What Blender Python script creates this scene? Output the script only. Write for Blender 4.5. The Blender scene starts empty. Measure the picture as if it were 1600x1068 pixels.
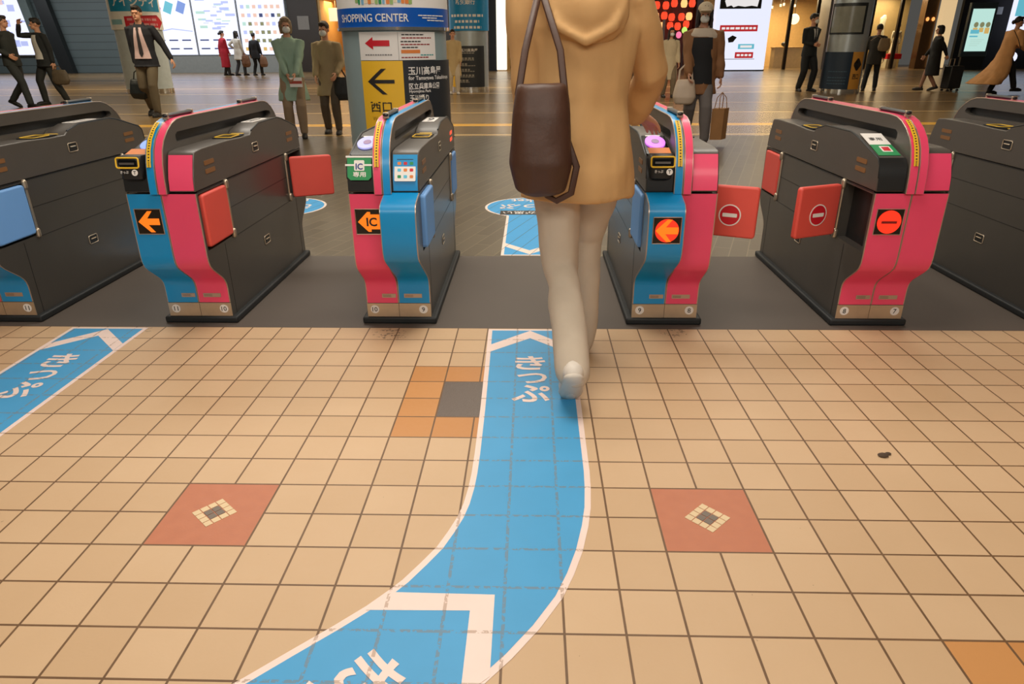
import bpy, bmesh, math, random
from mathutils import Vector, Matrix, noise
from math import sin, cos, pi, radians, atan2, sqrt, hypot

random.seed(7)
SC = bpy.context.scene
COL = SC.collection
T = 0.13                                   # floor tile pitch in metres

# ------------------------------------------------------------------ camera, world, lights, exposure
cd = bpy.data.cameras.new('camera'); cam = bpy.data.objects.new('camera', cd); COL.objects.link(cam)
cd.sensor_width = 36; cd.lens = 24.02; cd.clip_end = 200
PITCH, YAW, ROLL = 0.409019, 0.0291091, -0.00643069
_F = Vector((-sin(YAW)*cos(PITCH), cos(YAW)*cos(PITCH), -sin(PITCH)))
_R0 = Vector((cos(YAW), sin(YAW), 0)); _U0 = _R0.cross(_F)
_R = _R0*cos(ROLL) + _U0*sin(ROLL); _U = -_R0*sin(ROLL) + _U0*cos(ROLL)
cam.matrix_world = Matrix(((_R.x, _U.x, -_F.x, 0.1849), (_R.y, _U.y, -_F.y, -2.7661), (_R.z, _U.z, -_F.z, 1.1347), (0, 0, 0, 1)))
SC.camera = cam
SC.view_settings.view_transform = 'Standard'; SC.view_settings.look = 'None'
SC.view_settings.gamma = 1.0; SC.view_settings.exposure = 0.0; SC.view_settings.use_curve_mapping = False
W = bpy.data.worlds.new('world'); SC.world = W; W.use_nodes = True
W.node_tree.nodes['Background'].inputs[0].default_value = (0.75, 0.72, 0.66, 1)
W.node_tree.nodes['Background'].inputs[1].default_value = 0.10

def area(name, loc, sx, sy, power, color, rot=(0, 0, 0)):
    l = bpy.data.lights.new(name, 'AREA'); l.shape = 'RECTANGLE'; l.size = sx; l.size_y = sy; l.energy = power; l.color = color
    o = bpy.data.objects.new(name, l); o.location = loc; o.rotation_euler = rot; COL.objects.link(o); return o
WARM = (1.0, 0.93, 0.82)
area('ceiling_lamp_gate', (0.05, -0.65, 3.1), 1.3, 1.3, 56, WARM)
area('ceiling_lamp_entry', (0.1, -4.6, 3.0), 5.0, 0.8, 104, WARM, (radians(62), 0, 0))
area('ceiling_lamp_slate', (-0.5, 3.2, 3.9), 7.0, 1.0, 190, WARM, (radians(-25), 0, 0))
area('ceiling_lamp_hall', (-1.5, 9.0, 3.9), 18.0, 1.2, 520, (1.0, 0.86, 0.62), (radians(10), 0, 0))
area('ceiling_lamp_far', (-3.0, 19.0, 3.9), 28.0, 1.2, 900, (1.0, 0.88, 0.68))
area('ceiling_lamp_back', (-13.0, 28.5, 3.9), 26.0, 1.2, 640, (0.92, 0.96, 1.0), (radians(25), 0, 0))
area('shop_lamp_middle', (2.0, 35.5, 3.2), 5.0, 2.0, 260, (1.0, 0.78, 0.45), (0, 0, 0))
area('shop_lamp_glass', (12.6, 35.5, 3.2), 2.4, 2.0, 300, (1.0, 0.76, 0.42))
area('shop_lamp_window', (17.2, 34.6, 3.2), 2.0, 1.4, 150, (1.0, 0.8, 0.5))
area('shop_lamp_left', (-9.4, 35.0, 3.2), 1.2, 1.4, 60, (1.0, 0.68, 0.3))

# ------------------------------------------------------------------ helpers: colour and materials
def lin(c):
    return tuple(((x/255)/12.92 if x/255 <= 0.04045 else ((x/255+0.055)/1.055)**2.4) for x in c) + (1.0,)

class G:                                    # tiny node-graph writer
    def __init__(s, mat): s.t = mat.node_tree; s.n = s.t.nodes; s.l = s.t.links
    def node(s, typ, **kw):
        n = s.n.new(typ)
        for k, v in kw.items(): setattr(n, k, v)
        return n
    def put(s, inp, v):
        if hasattr(v, 'links') or isinstance(v, bpy.types.NodeSocket): s.l.new(v, inp)
        else: inp.default_value = v
    def m(s, op, a, b=0.0, c=0.0):
        n = s.node('ShaderNodeMath', operation=op)
        s.put(n.inputs[0], a); s.put(n.inputs[1], b); s.put(n.inputs[2], c); return n.outputs[0]
    def mix(s, f, a, b):
        n = s.node('ShaderNodeMix', data_type='RGBA')
        s.put(n.inputs[0], f); s.put(n.inputs[6], a); s.put(n.inputs[7], b); return n.outputs[2]
    def noise(s, vec, scale, detail=2.0, rough=0.5):
        n = s.node('ShaderNodeTexNoise'); n.inputs['Scale'].default_value = scale
        n.inputs['Detail'].default_value = detail; n.inputs['Roughness'].default_value = rough
        if vec is not None: s.l.new(vec, n.inputs['Vector'])
        return n.outputs[0]
    def band(s, x, a, b):                  # 1 where a < x < b
        return s.m('MULTIPLY', s.m('GREATER_THAN', x, a), s.m('LESS_THAN', x, b))

MATS = {}
def mat(name, rgb, rough=0.5, metal=0.0, emit=0.0, var=0.06, vscale=9.0, bump=0.0, bscale=60.0, coat=0.0, ergb=None, alpha=1.0):
    if name in MATS: return MATS[name]
    m = bpy.data.materials.new(name); m.use_nodes = True; g = G(m); b = g.n['Principled BSDF']
    tc = g.node('ShaderNodeTexCoord').outputs['Object']
    c = lin(rgb)
    if emit >= .5: c = tuple(x*.25 for x in c[:3])+(1,)      # a lit face is mostly dark diffuser when off
    if var > 0:
        f = g.noise(tc, vscale, 3.0)
        lo = tuple(x*(1-var*2) for x in c[:3])+(1,); hi = tuple(min(1, x*(1+var*2)) for x in c[:3])+(1,)
        g.l.new(g.mix(f, lo, hi), b.inputs['Base Color'])
    else: b.inputs['Base Color'].default_value = c
    b.inputs['Roughness'].default_value = rough; b.inputs['Metallic'].default_value = metal
    if coat: b.inputs['Coat Weight'].default_value = coat; b.inputs['Coat Roughness'].default_value = 0.12
    if emit:
        b.inputs['Emission Color'].default_value = lin(ergb or rgb); b.inputs['Emission Strength'].default_value = emit
    if bump:
        bn = g.node('ShaderNodeBump'); bn.inputs['Strength'].default_value = bump; bn.inputs['Distance'].default_value = 0.004
        g.l.new(g.noise(tc, bscale, 4.0), bn.inputs['Height']); g.l.new(bn.outputs[0], b.inputs['Normal'])
    MATS[name] = m; return m

DARK = mat('gate grey metal', (84, 80, 75), 0.34, 0.35, var=0.05, vscale=4, coat=0.15)
CONS = mat('console grey plastic', (84, 78, 72), 0.42, 0.1, var=0.04, coat=0.1)
BLK = mat('black plastic', (26, 27, 28), 0.45)
BLKG = mat('black glass', (10, 10, 11), 0.12, var=0)
PLIN = mat('black rubber plinth', (30, 33, 35), 0.6, bump=0.2)
STEEL = mat('brushed steel', (196, 180, 158), 0.36, 0.75, var=0.05, vscale=30)
TRIM = mat('pale metal edging', (190, 168, 150), 0.35, 0.6)
PINK = mat('pink laminate', (240, 72, 112), 0.42, var=0.02, coat=0.2)
BLUE = mat('blue laminate', (0, 142, 204), 0.42, var=0.02, coat=0.2)
FRED = mat('red flap plastic', (226, 84, 72), 0.5, var=0.02)
FBLU = mat('blue flap plastic', (112, 164, 226), 0.5, var=0.02)
WHT = mat('white print', (236, 230, 224), 0.5, var=0.01)
YEL = mat('yellow print', (238, 190, 40), 0.5, var=0.02)
GRN = mat('green print', (30, 140, 80), 0.5, var=0.02)
REDP = mat('red print', (204, 24, 40), 0.5, var=0.02)
DKP = mat('dark print', (34, 30, 28), 0.6, var=0)
ORG = mat('orange print', (224, 130, 60), 0.55)
LEDO = mat('orange led', (255, 120, 20), 0.5, emit=1.0, ergb=(255, 124, 22), var=0)
LEDR = mat('red led', (255, 40, 20), 0.5, emit=1.1, ergb=(255, 52, 26), var=0)
RINGW = mat('lilac ring light', (190, 190, 255), 0.4, emit=.82, ergb=(186, 184, 250), var=0)
RINGP = mat('violet ring light', (230, 120, 240), 0.4, emit=.95, ergb=(226, 120, 250), var=0)
RINGB = mat('blue ring light', (110, 150, 255), 0.4, emit=1.0, ergb=(110, 150, 255), var=0)
LAMPO = mat('dim amber lamp', (120, 84, 50), 0.4, emit=0.05, ergb=(200, 110, 40), var=0)
LAMPR = mat('red status lamp', (255, 70, 40), 0.4, emit=1.0, ergb=(255, 80, 50), var=0)
SKIN = mat('skin', (204, 150, 120), 0.55, var=0.03)
BROWNBAG = mat('dark brown leather', (74, 46, 32), 0.5, var=0.12, bump=0.2)

# ------------------------------------------------------------------ helpers: meshes
class MB:
    def __init__(s): s.v = []; s.f = []; s.m = []
    def add(s, vs, fs, mi=0):
        o = len(s.v); s.v += [tuple(v) for v in vs]; s.f += [tuple(i+o for i in f) for f in fs]; s.m += [mi]*len(fs); return s
    def box(s, x0, x1, y0, y1, z0, z1, mi=0):
        return s.add([(x, y, z) for z in (z0, z1) for y in (y0, y1) for x in (x0, x1)],
                     [(0, 2, 3, 1), (4, 5, 7, 6), (0, 1, 5, 4), (1, 3, 7, 5), (3, 2, 6, 7), (2, 0, 4, 6)], mi)
    def prism(s, poly, a, b, fn, mi=0):      # polygon (u, v) swept from n=a to n=b through fn(u, v, n)
        k = len(poly); vs = [fn(u, v, a) for u, v in poly] + [fn(u, v, b) for u, v in poly]
        fs = [tuple(range(k))[::-1], tuple(range(k, 2*k))] + [(i, (i+1) % k, k+(i+1) % k, k+i) for i in range(k)]
        return s.add(vs, fs, mi)
    def wrap(s, poly, a, b, fn, mi=0, step=.025):          # prism cut into strips along u so that it can follow a curve
        bm = bmesh.new(); f = bm.faces.new([bm.verts.new((u, v, 0)) for u, v in poly])
        u0 = min(p[0] for p in poly); u1 = max(p[0] for p in poly); x = u0+step
        bmesh.ops.triangulate(bm, faces=bm.faces[:])
        while x < u1:
            bmesh.ops.bisect_plane(bm, geom=bm.verts[:]+bm.edges[:]+bm.faces[:], plane_co=(x, 0, 0), plane_no=(1, 0, 0)); x += step
        ex = bmesh.ops.extrude_face_region(bm, geom=bm.faces[:]); top = [e for e in ex['geom'] if isinstance(e, bmesh.types.BMVert)]
        for e in top: e.co.z = 1
        bm.verts.index_update(); s.add([fn(v.co.x, v.co.y, b if v.co.z > .5 else a) for v in bm.verts], [tuple(v.index for v in f.verts) for f in bm.faces], mi)
        bm.free(); return s
    def face(s, poly, fn, n=0.0, mi=0):
        return s.add([fn(u, v, n) for u, v in poly], [tuple(range(len(poly)))], mi)
    def slab(s, u0, u1, v0, v1, n0, n1, fn, mi=0, seg=1):   # slab that can bend along u
        vs = []; fs = []
        for i in range(seg+1):
            u = u0+(u1-u0)*i/seg
            vs += [fn(u, v0, n0), fn(u, v1, n0), fn(u, v1, n1), fn(u, v0, n1)]
        for i in range(seg):
            a = 4*i; b = a+4
            for k in range(4): fs.append((a+k, a+(k+1) % 4, b+(k+1) % 4, b+k))
        e = 4*seg; fs += [(3, 2, 1, 0), (e, e+1, e+2, e+3)]
        return s.add(vs, fs, mi)
    def limb(s, pts, rad, seg=10, flat=1.0, mi=0):          # swept tapering tube with round ends
        pts = [Vector(p) for p in pts]; P = []; Rr = []
        d0 = (pts[0]-pts[1]).normalized(); d1 = (pts[-1]-pts[-2]).normalized()
        for a in (1.0, 0.8, 0.45): P.append(pts[0]+d0*rad[0]*a); Rr.append(max(rad[0]*sqrt(max(0, 1-a*a)), rad[0]*0.08))
        P += pts; Rr += list(rad)
        for a in (0.45, 0.8, 1.0): P.append(pts[-1]+d1*rad[-1]*a); Rr.append(max(rad[-1]*sqrt(max(0, 1-a*a)), rad[-1]*0.08))
        t0 = (pts[1]-pts[0]).normalized(); up = Vector((0, 0, 1)) if abs(t0.z) < 0.9 else Vector((0, 1, 0))
        x = t0.cross(up).normalized(); vs = []; fs = []
        for i, p in enumerate(P):
            t = (P[min(i+1, len(P)-1)]-P[max(i-1, 0)]).normalized()
            x = (x-t*x.dot(t)).normalized(); y = t.cross(x)
            for k in range(seg):
                a = 2*pi*k/seg; vs.append(p+x*cos(a)*Rr[i]+y*sin(a)*Rr[i]*flat)
        for i in range(len(P)-1):
            for k in range(seg): fs.append((i*seg+k, i*seg+(k+1) % seg, (i+1)*seg+(k+1) % seg, (i+1)*seg+k))
        fs += [tuple(range(seg))[::-1], tuple(range((len(P)-1)*seg, len(P)*seg))]
        return s.add(vs, fs, mi)
    def ring(s, pts, r, seg=8, mi=0):                       # closed tube
        n = len(pts); pts = [Vector(p) for p in pts]; vs = []; fs = []
        c = sum(pts, Vector())/n; nor = (pts[0]-c).cross(pts[n//4]-c).normalized()
        for i, p in enumerate(pts):
            t = (pts[(i+1) % n]-pts[i-1]).normalized(); x = t.cross(nor).normalized()
            for k in range(seg):
                a = 2*pi*k/seg; vs.append(p+x*cos(a)*r+nor*sin(a)*r)
        for i in range(n):
            for k in range(seg): fs.append((i*seg+k, i*seg+(k+1) % seg, ((i+1) % n)*seg+(k+1) % seg, ((i+1) % n)*seg+k))
        return s.add(vs, fs, mi)
    def loft(s, secs, seg=20, mi=0, power=1.0):             # secs: (cx, cy, cz, rx, ry) stacked ellipses
        vs = []; fs = []
        for (cx, cy, cz, rx, ry) in secs:
            for k in range(seg):
                a = 2*pi*k/seg; ca, sa = cos(a), sin(a)
                if power != 1.0: ca = math.copysign(abs(ca)**power, ca); sa = math.copysign(abs(sa)**power, sa)
                vs.append((cx+rx*ca, cy+ry*sa, cz))
        for i in range(len(secs)-1):
            for k in range(seg): fs.append((i*seg+k, i*seg+(k+1) % seg, (i+1)*seg+(k+1) % seg, (i+1)*seg+k))
        fs += [tuple(range(seg))[::-1], tuple(range((len(secs)-1)*seg, len(secs)*seg))]
        return s.add(vs, fs, mi)
    def ball(s, c, r, seg=14, M=None, mi=0):
        c = Vector(c); r = r if hasattr(r, '__len__') else (r, r, r); vs = []; fs = []; rings = seg//2
        for i in range(1, rings):
            th = pi*i/rings
            for k in range(seg):
                a = 2*pi*k/seg; d = Vector((r[0]*sin(th)*cos(a), r[1]*sin(th)*sin(a), r[2]*cos(th)))
                vs.append(c+(M @ d if M else d))
        n = len(vs); t = Vector((0, 0, r[2])); vs += [c+(M @ t if M else t), c-(M @ t if M else t)]
        for i in range(rings-2):
            for k in range(seg): fs.append((i*seg+k, (i+1)*seg+k, (i+1)*seg+(k+1) % seg, i*seg+(k+1) % seg))
        for k in range(seg):
            fs.append((n, k, (k+1) % seg)); b = (rings-2)*seg; fs.append((n+1, b+(k+1) % seg, b+k))
        return s.add(vs, fs, mi)
    def cyl(s, c, r, z0, z1, seg=24, mi=0, r2=None):
        return s.loft([(c[0], c[1], z0, r, r), (c[0], c[1], z1, r2 or r, r2 or r)], seg, mi)
    def text(s, body, fn, cx, cy, w=None, h=None, n=0.0, mi=0, bold=0.0, rot=0.0, depth=0.0):
        vs, fs = text_mesh(body, bold, depth)
        x0 = min(v[0] for v in vs); x1 = max(v[0] for v in vs); y0 = min(v[1] for v in vs); y1 = max(v[1] for v in vs)
        sx = w/(x1-x0) if w else None; sy = h/(y1-y0) if h else None
        sx = sx or sy; sy = sy or sx; out = []; cr, sr = cos(rot), sin(rot)
        for x, y, z in vs:
            u = (x-(x0+x1)/2)*sx; v = (y-(y0+y1)/2)*sy
            out.append(fn(cx+u*cr-v*sr, cy+u*sr+v*cr, n+z))
        return s.add(out, fs, mi)
    def mesh(s, name='m'):
        me = bpy.data.meshes.new(name); me.from_pydata(s.v, [], s.f); me.update(); return me
    def build(s, name, mats, parent=None, smooth=40, bevel=0.0, flip=True, loc=None, label=None):
        me = s.mesh(name)
        for m in (mats if isinstance(mats, (list, tuple)) else [mats]): me.materials.append(m)
        for p, i in zip(me.polygons, s.m): p.material_index = i
        if flip:
            bm = bmesh.new(); bm.from_mesh(me); bmesh.ops.recalc_face_normals(bm, faces=bm.faces); bm.to_mesh(me); bm.free()
        return link(name, me, parent, smooth, bevel, loc, label)

def link(name, me, parent=None, smooth=40, bevel=0.0, loc=None, label=None):
    if smooth:
        me.shade_smooth()
        if smooth < 180: me.set_sharp_from_angle(angle=radians(smooth))
    o = bpy.data.objects.new(name, me); COL.objects.link(o)
    if parent: o.parent = parent
    if loc: o.location = loc
    if label: o['label'] = label
    if bevel:
        b = o.modifiers.new('bevel', 'BEVEL'); b.width = bevel; b.segments = 3; b.limit_method = 'ANGLE'; b.angle_limit = radians(40)
    return o

_TX = {}
def text_mesh(body, bold=0.0, depth=0.0):
    k = (body, bold)
    if k not in _TX:
        cu = bpy.data.curves.new('t', 'FONT'); cu.body = body; cu.offset = bold; cu.resolution_u = 3; cu.fill_mode = 'FRONT'
        o = bpy.data.objects.new('t', cu); COL.objects.link(o); bpy.context.view_layer.update()
        me = bpy.data.meshes.new_from_object(o.evaluated_get(bpy.context.evaluated_depsgraph_get()))
        _TX[k] = ([tuple(v.co) for v in me.vertices], [tuple(p.vertices) for p in me.polygons])
        bpy.data.objects.remove(o); bpy.data.curves.remove(cu); bpy.data.meshes.remove(me)
    return _TX[k]

def holed(outer, holes, depth):                             # polygon with holes, thickness depth -> verts, faces in (u, v, n)
    cu = bpy.data.curves.new('h', 'CURVE'); cu.dimensions = '2D'; cu.fill_mode = 'BOTH'; cu.extrude = depth/2
    for poly in [outer]+holes:
        sp = cu.splines.new('POLY'); sp.points.add(len(poly)-1); sp.use_cyclic_u = True
        for p, (u, v) in zip(sp.points, poly): p.co = (u, v, 0, 1)
    o = bpy.data.objects.new('h', cu); COL.objects.link(o); bpy.context.view_layer.update()
    me = bpy.data.meshes.new_from_object(o.evaluated_get(bpy.context.evaluated_depsgraph_get()))
    r = ([tuple(v.co) for v in me.vertices], [tuple(p.vertices) for p in me.polygons])
    bpy.data.objects.remove(o); bpy.data.curves.remove(cu); bpy.data.meshes.remove(me)
    return r

def remesh(mb, voxel, wrinkle=0.0, freq=9.0, smooth=2, floor=None):
    me = mb.mesh('tmp'); o = bpy.data.objects.new('tmp', me); COL.objects.link(o)
    md = o.modifiers.new('r', 'REMESH'); md.mode = 'VOXEL'; md.voxel_size = voxel
    if smooth:
        sm = o.modifiers.new('s', 'SMOOTH'); sm.iterations = smooth; sm.factor = 0.5
    bpy.context.view_layer.update()
    out = bpy.data.meshes.new_from_object(o.evaluated_get(bpy.context.evaluated_depsgraph_get()))
    bpy.data.objects.remove(o); bpy.data.meshes.remove(me)
    if wrinkle:
        ns = [v.normal.copy() for v in out.vertices]
        for v, n in zip(out.vertices, ns):
            c = v.co; q = Vector((c.x*freq, c.y*freq, c.z*freq*0.55))
            v.co = c+n*wrinkle*(noise.noise(q)+0.5*noise.noise(q*2.1))
    if floor is not None:
        for v in out.vertices:
            if v.co.z < floor: v.co.z = floor
    return out

def thing(name, label, cat, loc=(0, 0, 0), rz=0.0, group=None):
    o = bpy.data.objects.new(name, None); COL.objects.link(o); o.location = loc; o.rotation_euler = (0, 0, rz)
    o.empty_display_size = 0.1
    return tag(o, label, cat, group)
def tag(o, label, cat, group=None, kind=None):
    o['label'] = label; o['category'] = cat
    if group: o['group'] = group
    if kind: o['kind'] = kind
    return o
def struct(o):
    o['kind'] = 'structure'; return o

def plane_fn(O, X, Y):
    O = Vector(O); X = Vector(X); Y = Vector(Y); N = X.cross(Y)
    return lambda u, v, n=0.0: O+X*u+Y*v+N*n
FLOOR_FN = plane_fn((0, 0, 0), (1, 0, 0), (0, 1, 0))
def wall_fn(y): return plane_fn((0, y, 0), (1, 0, 0), (0, 0, 1))     # u = x, v = z, n towards the camera
def round_fn(cx, cy, R):                                            # u = arc length from the side facing -y, v = z
    return lambda u, v, n=0.0: Vector((cx+(R+n)*sin(u/R), cy-(R+n)*cos(u/R), v))
def circle(cx, cy, rx, ry=None, k=40, a0=0.0, a1=2*pi):
    ry = ry or rx; full = abs(a1-a0-2*pi) < 1e-6
    return [(cx+rx*cos(a0+(a1-a0)*i/(k if full else k-1)), cy+ry*sin(a0+(a1-a0)*i/(k if full else k-1))) for i in range(k)]
def rrect(u0, u1, v0, v1, r, k=5):
    o = []
    for (cx, cy, a) in ((u1-r, v1-r, 0), (u0+r, v1-r, pi/2), (u0+r, v0+r, pi), (u1-r, v0+r, 1.5*pi)):
        o += [(cx+r*cos(a+pi/2*i/k), cy+r*sin(a+pi/2*i/k)) for i in range(k+1)]
    return o
def inset(poly, d):                                                # shrink a simple CCW polygon
    n = len(poly); out = []
    A = sum(poly[i][0]*poly[(i+1) % n][1]-poly[(i+1) % n][0]*poly[i][1] for i in range(n))
    sg = 1 if A > 0 else -1
    for i in range(n):
        p0, p1, p2 = Vector(poly[i-1]), Vector(poly[i]), Vector(poly[(i+1) % n])
        e1 = (p1-p0).normalized(); e2 = (p2-p1).normalized()
        n1 = Vector((-e1.y, e1.x))*sg; n2 = Vector((-e2.y, e2.x))*sg
        b = (n1+n2); b = b/max(0.3, b.dot(n1)) if b.length > 1e-6 else n1
        out.append(tuple(p1+b*d))
    return out

# ------------------------------------------------------------------ floors
def pos(g):
    sp = g.node('ShaderNodeSeparateXYZ'); geo = g.node('ShaderNodeNewGeometry')
    g.l.new(geo.outputs['Position'], sp.inputs[0]); return geo.outputs['Position'], sp.outputs[0], sp.outputs[1]
def joints(g, u, v, w):                                            # 1 on the lines of an integer grid
    du = g.m('ABSOLUTE', g.m('SUBTRACT', g.m('FRACT', g.m('ADD', u, 0.5)), 0.5))
    dv = g.m('ABSOLUTE', g.m('SUBTRACT', g.m('FRACT', g.m('ADD', v, 0.5)), 0.5))
    return g.m('LESS_THAN', g.m('MINIMUM', du, dv), w)
def cell_rand(g, u, v):
    cx = g.node('ShaderNodeCombineXYZ'); g.l.new(g.m('FLOOR', u), cx.inputs[0]); g.l.new(g.m('FLOOR', v), cx.inputs[1])
    wn = g.node('ShaderNodeTexWhiteNoise', noise_dimensions='3D'); g.l.new(cx.outputs[0], wn.inputs[0]); return wn.outputs[0]
def rect(g, u, v, a, b, c, d): return g.m('MULTIPLY', g.band(u, a, b), g.band(v, c, d))
def bumped(g, b, height, strength=0.4, dist=0.003):
    bn = g.node('ShaderNodeBump'); bn.inputs['Strength'].default_value = strength; bn.inputs['Distance'].default_value = dist
    g.l.new(height, bn.inputs['Height']); g.l.new(bn.outputs[0], b.inputs['Normal'])

def beige_floor():
    m = bpy.data.materials.new('beige floor tiles'); m.use_nodes = True; g = G(m); b = g.n['Principled BSDF']
    P, x, y = pos(g); u = g.m('DIVIDE', x, T); v = g.m('DIVIDE', y, T)
    j = joints(g, u, v, 0.021)
    red = g.m('MAXIMUM', rect(g, u, v, -6, -4, -11, -9), rect(g, u, v, 4, 6, -11, -9))
    redin = g.m('MAXIMUM', rect(g, u, v, -5.98, -4.02, -10.98, -9.02), rect(g, u, v, 4.02, 5.98, -10.98, -9.02))
    org = g.m('MAXIMUM', rect(g, u, v, -2, 2, -7, -3), rect(g, u, v, 8, 12, -17, -13))
    gry = g.m('MAXIMUM', rect(g, u, v, -1, 1, -6, -4), rect(g, u, v, 9, 11, -16, -14))
    gin = g.m('MAXIMUM', rect(g, u, v, -.98, .98, -5.98, -4.02), rect(g, u, v, 9.02, 10.98, -15.98, -14.02))
    r = cell_rand(g, u, v)
    col = g.mix(r, lin((206, 172, 134)), lin((217, 184, 147)))
    col = g.mix(g.m('MULTIPLY', g.noise(P, 5, 4), 0.5), col, lin((196, 160, 120)))
    col = g.mix(org, col, g.mix(r, lin((196, 134, 74)), lin((206, 146, 86))))
    spk = g.noise(P, 420, 2)
    col = g.mix(gry, col, g.mix(g.m('GREATER_THAN', spk, 0.52), lin((96, 84, 76)), lin((122, 108, 98))))
    col = g.mix(red, col, g.mix(g.noise(P, 30, 3), lin((186, 112, 80)), lin((200, 126, 92))))
    dirt = g.m('GREATER_THAN', g.noise(P, 34, 5, 0.62), 0.735)
    col = g.mix(g.m('MULTIPLY', dirt, 0.5), col, lin((96, 70, 50)))
    for (sx, sy) in ((-0.44, -0.05), (-0.40, -0.08), (-1.53, -0.05), (0.80, -0.03)):     # scuff marks by the gate feet
        dd = g.m('SQRT', g.m('ADD', g.m('POWER', g.m('SUBTRACT', x, sx), 2.0), g.m('POWER', g.m('SUBTRACT', y, sy), 2.0)))
        k_ = g.m('MULTIPLY', g.m('LESS_THAN', dd, 0.06), g.m('GREATER_THAN', g.noise(P, 52, 4, 0.6), 0.56)); col = g.mix(g.m('MULTIPLY', k_, 0.55), col, lin((70, 56, 46)))
    jm = g.m('MULTIPLY', j, g.m('SUBTRACT', 1.0, g.m('MAXIMUM', redin, gin)))
    col = g.mix(jm, col, g.mix(g.noise(P, 14, 2), lin((96, 68, 42)), lin((126, 92, 60))))
    g.l.new(col, b.inputs['Base Color'])
    g.l.new(g.m('ADD', 0.42, g.m('MULTIPLY', g.noise(P, 60, 3), 0.2)), b.inputs['Roughness'])
    h = g.m('SUBTRACT', g.m('MULTIPLY', g.noise(P, 150, 3), 0.35), jm)
    bumped(g, b, h, 0.35, 0.002); return m

def mat_floor():
    m = bpy.data.materials.new('speckled grey entrance matting'); m.use_nodes = True; g = G(m); b = g.n['Principled BSDF']
    P, x, y = pos(g); n = g.noise(P, 330, 2, 0.7)
    col = g.mix(n, lin((70, 62, 56)), lin((116, 104, 94))); col = g.mix(g.m('MULTIPLY', g.noise(P, 3, 4), 0.5), col, lin((74, 66, 60)))
    g.l.new(col, b.inputs['Base Color']); b.inputs['Roughness'].default_value = 0.6; bumped(g, b, n, 0.3, 0.001); return m

def slate_floor():
    m = bpy.data.materials.new('dark diagonal slate tiles'); m.use_nodes = True; g = G(m); b = g.n['Principled BSDF']
    P, x, y = pos(g); a = radians(71)
    al = g.m('ADD', g.m('MULTIPLY', x, cos(a)), g.m('MULTIPLY', y, sin(a)))
    ac = g.m('SUBTRACT', g.m('MULTIPLY', x, sin(a)), g.m('MULTIPLY', y, cos(a)))
    v = g.m('DIVIDE', ac, 0.1)
    sh = g.m('MULTIPLY', g.m('MODULO', g.m('FLOOR', v), 2.0), 0.5)
    u = g.m('ADD', g.m('DIVIDE', al, 0.42), sh)
    du = g.m('ABSOLUTE', g.m('SUBTRACT', g.m('FRACT', g.m('ADD', u, 0.5)), 0.5)); dv = g.m('ABSOLUTE', g.m('SUBTRACT', g.m('FRACT', g.m('ADD', v, 0.5)), 0.5))
    j = g.m('MAXIMUM', g.m('LESS_THAN', du, 0.008), g.m('LESS_THAN', dv, 0.03))
    r = cell_rand(g, u, v); col = g.mix(r, lin((84, 72, 56)), lin((100, 88, 70)))
    col = g.mix(j, col, lin((126, 112, 88))); g.l.new(col, b.inputs['Base Color']); b.inputs['Roughness'].default_value = 0.32
    bumped(g, b, g.noise(P, 40, 3), 0.12, 0.002); return m

def hall_floor():
    m = bpy.data.materials.new('polished brown concourse tiles'); m.use_nodes = True; g = G(m); b = g.n['Principled BSDF']
    P, x, y = pos(g); u = g.m('DIVIDE', x, 0.6); v = g.m('DIVIDE', y, 0.6)
    j = joints(g, u, v, 0.008); r = cell_rand(g, u, v)
    col = g.mix(r, lin((122, 98, 64)), lin((138, 112, 76))); col = g.mix(j, col, lin((84, 68, 48)))
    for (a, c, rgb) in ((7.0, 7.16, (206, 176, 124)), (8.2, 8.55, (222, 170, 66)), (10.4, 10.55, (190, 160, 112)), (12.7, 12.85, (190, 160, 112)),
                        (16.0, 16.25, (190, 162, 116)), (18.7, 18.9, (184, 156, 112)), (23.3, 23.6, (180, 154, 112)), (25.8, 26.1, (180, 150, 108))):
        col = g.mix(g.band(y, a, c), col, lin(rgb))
    g.l.new(col, b.inputs['Base Color']); b.inputs['Roughness'].default_value = 0.26
    bumped(g, b, g.noise(P, 3.0, 3), 0.05, 0.01); return m

def floor_piece(name, x0, x1, y0, y1, z, m):
    return struct(MB().box(x0, x1, y0, y1, z-0.06, z).build(name, m, smooth=0))
floor_piece('floor', -9, 9, -4.5, 0.0, 0.0, beige_floor())
floor_piece('floor_matting', -9, 9, 0.0, 1.117, 0.0, mat_floor())
floor_piece('floor_slate', -14, 14, 1.117, 6.9, 0.0, slate_floor())
floor_piece('floor_concourse', -34, 30, 6.9, 40.0, 0.0, hall_floor())
MOS = mat('cream mosaic chips', (226, 200, 158), 0.5, var=0.05)
MOSG = mat('grey mosaic chip', (118, 106, 94), 0.5)
for (cx, cy, rr) in ((5.0*T, -9.98*T, 0.0), (-5.02*T, -10.0*T, 0.05)):
    mb = MB(); a = pi/4+rr; q = 0.47*T*sqrt(2)/4
    fn = plane_fn((cx, cy, 0), (cos(a), sin(a), 0), (-sin(a), cos(a), 0))
    for i in range(4):
        for k in range(4):
            mi = 1 if (i in (1, 2) and k in (1, 2)) else 0
            mb.slab((i-2)*q+.0012, (i-1)*q-.0012, (k-2)*q+.0012, (k-1)*q-.0012, 0.0, 0.0012, fn, mi)
    struct(mb.build('floor_mosaic', [MOS, MOSG], smooth=0))
struct(MB().box(-34, 30, -5, 40, 4.2, 4.3).build('ceiling', mat('ceiling panels', (190, 182, 168), 0.8), smooth=0))

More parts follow.
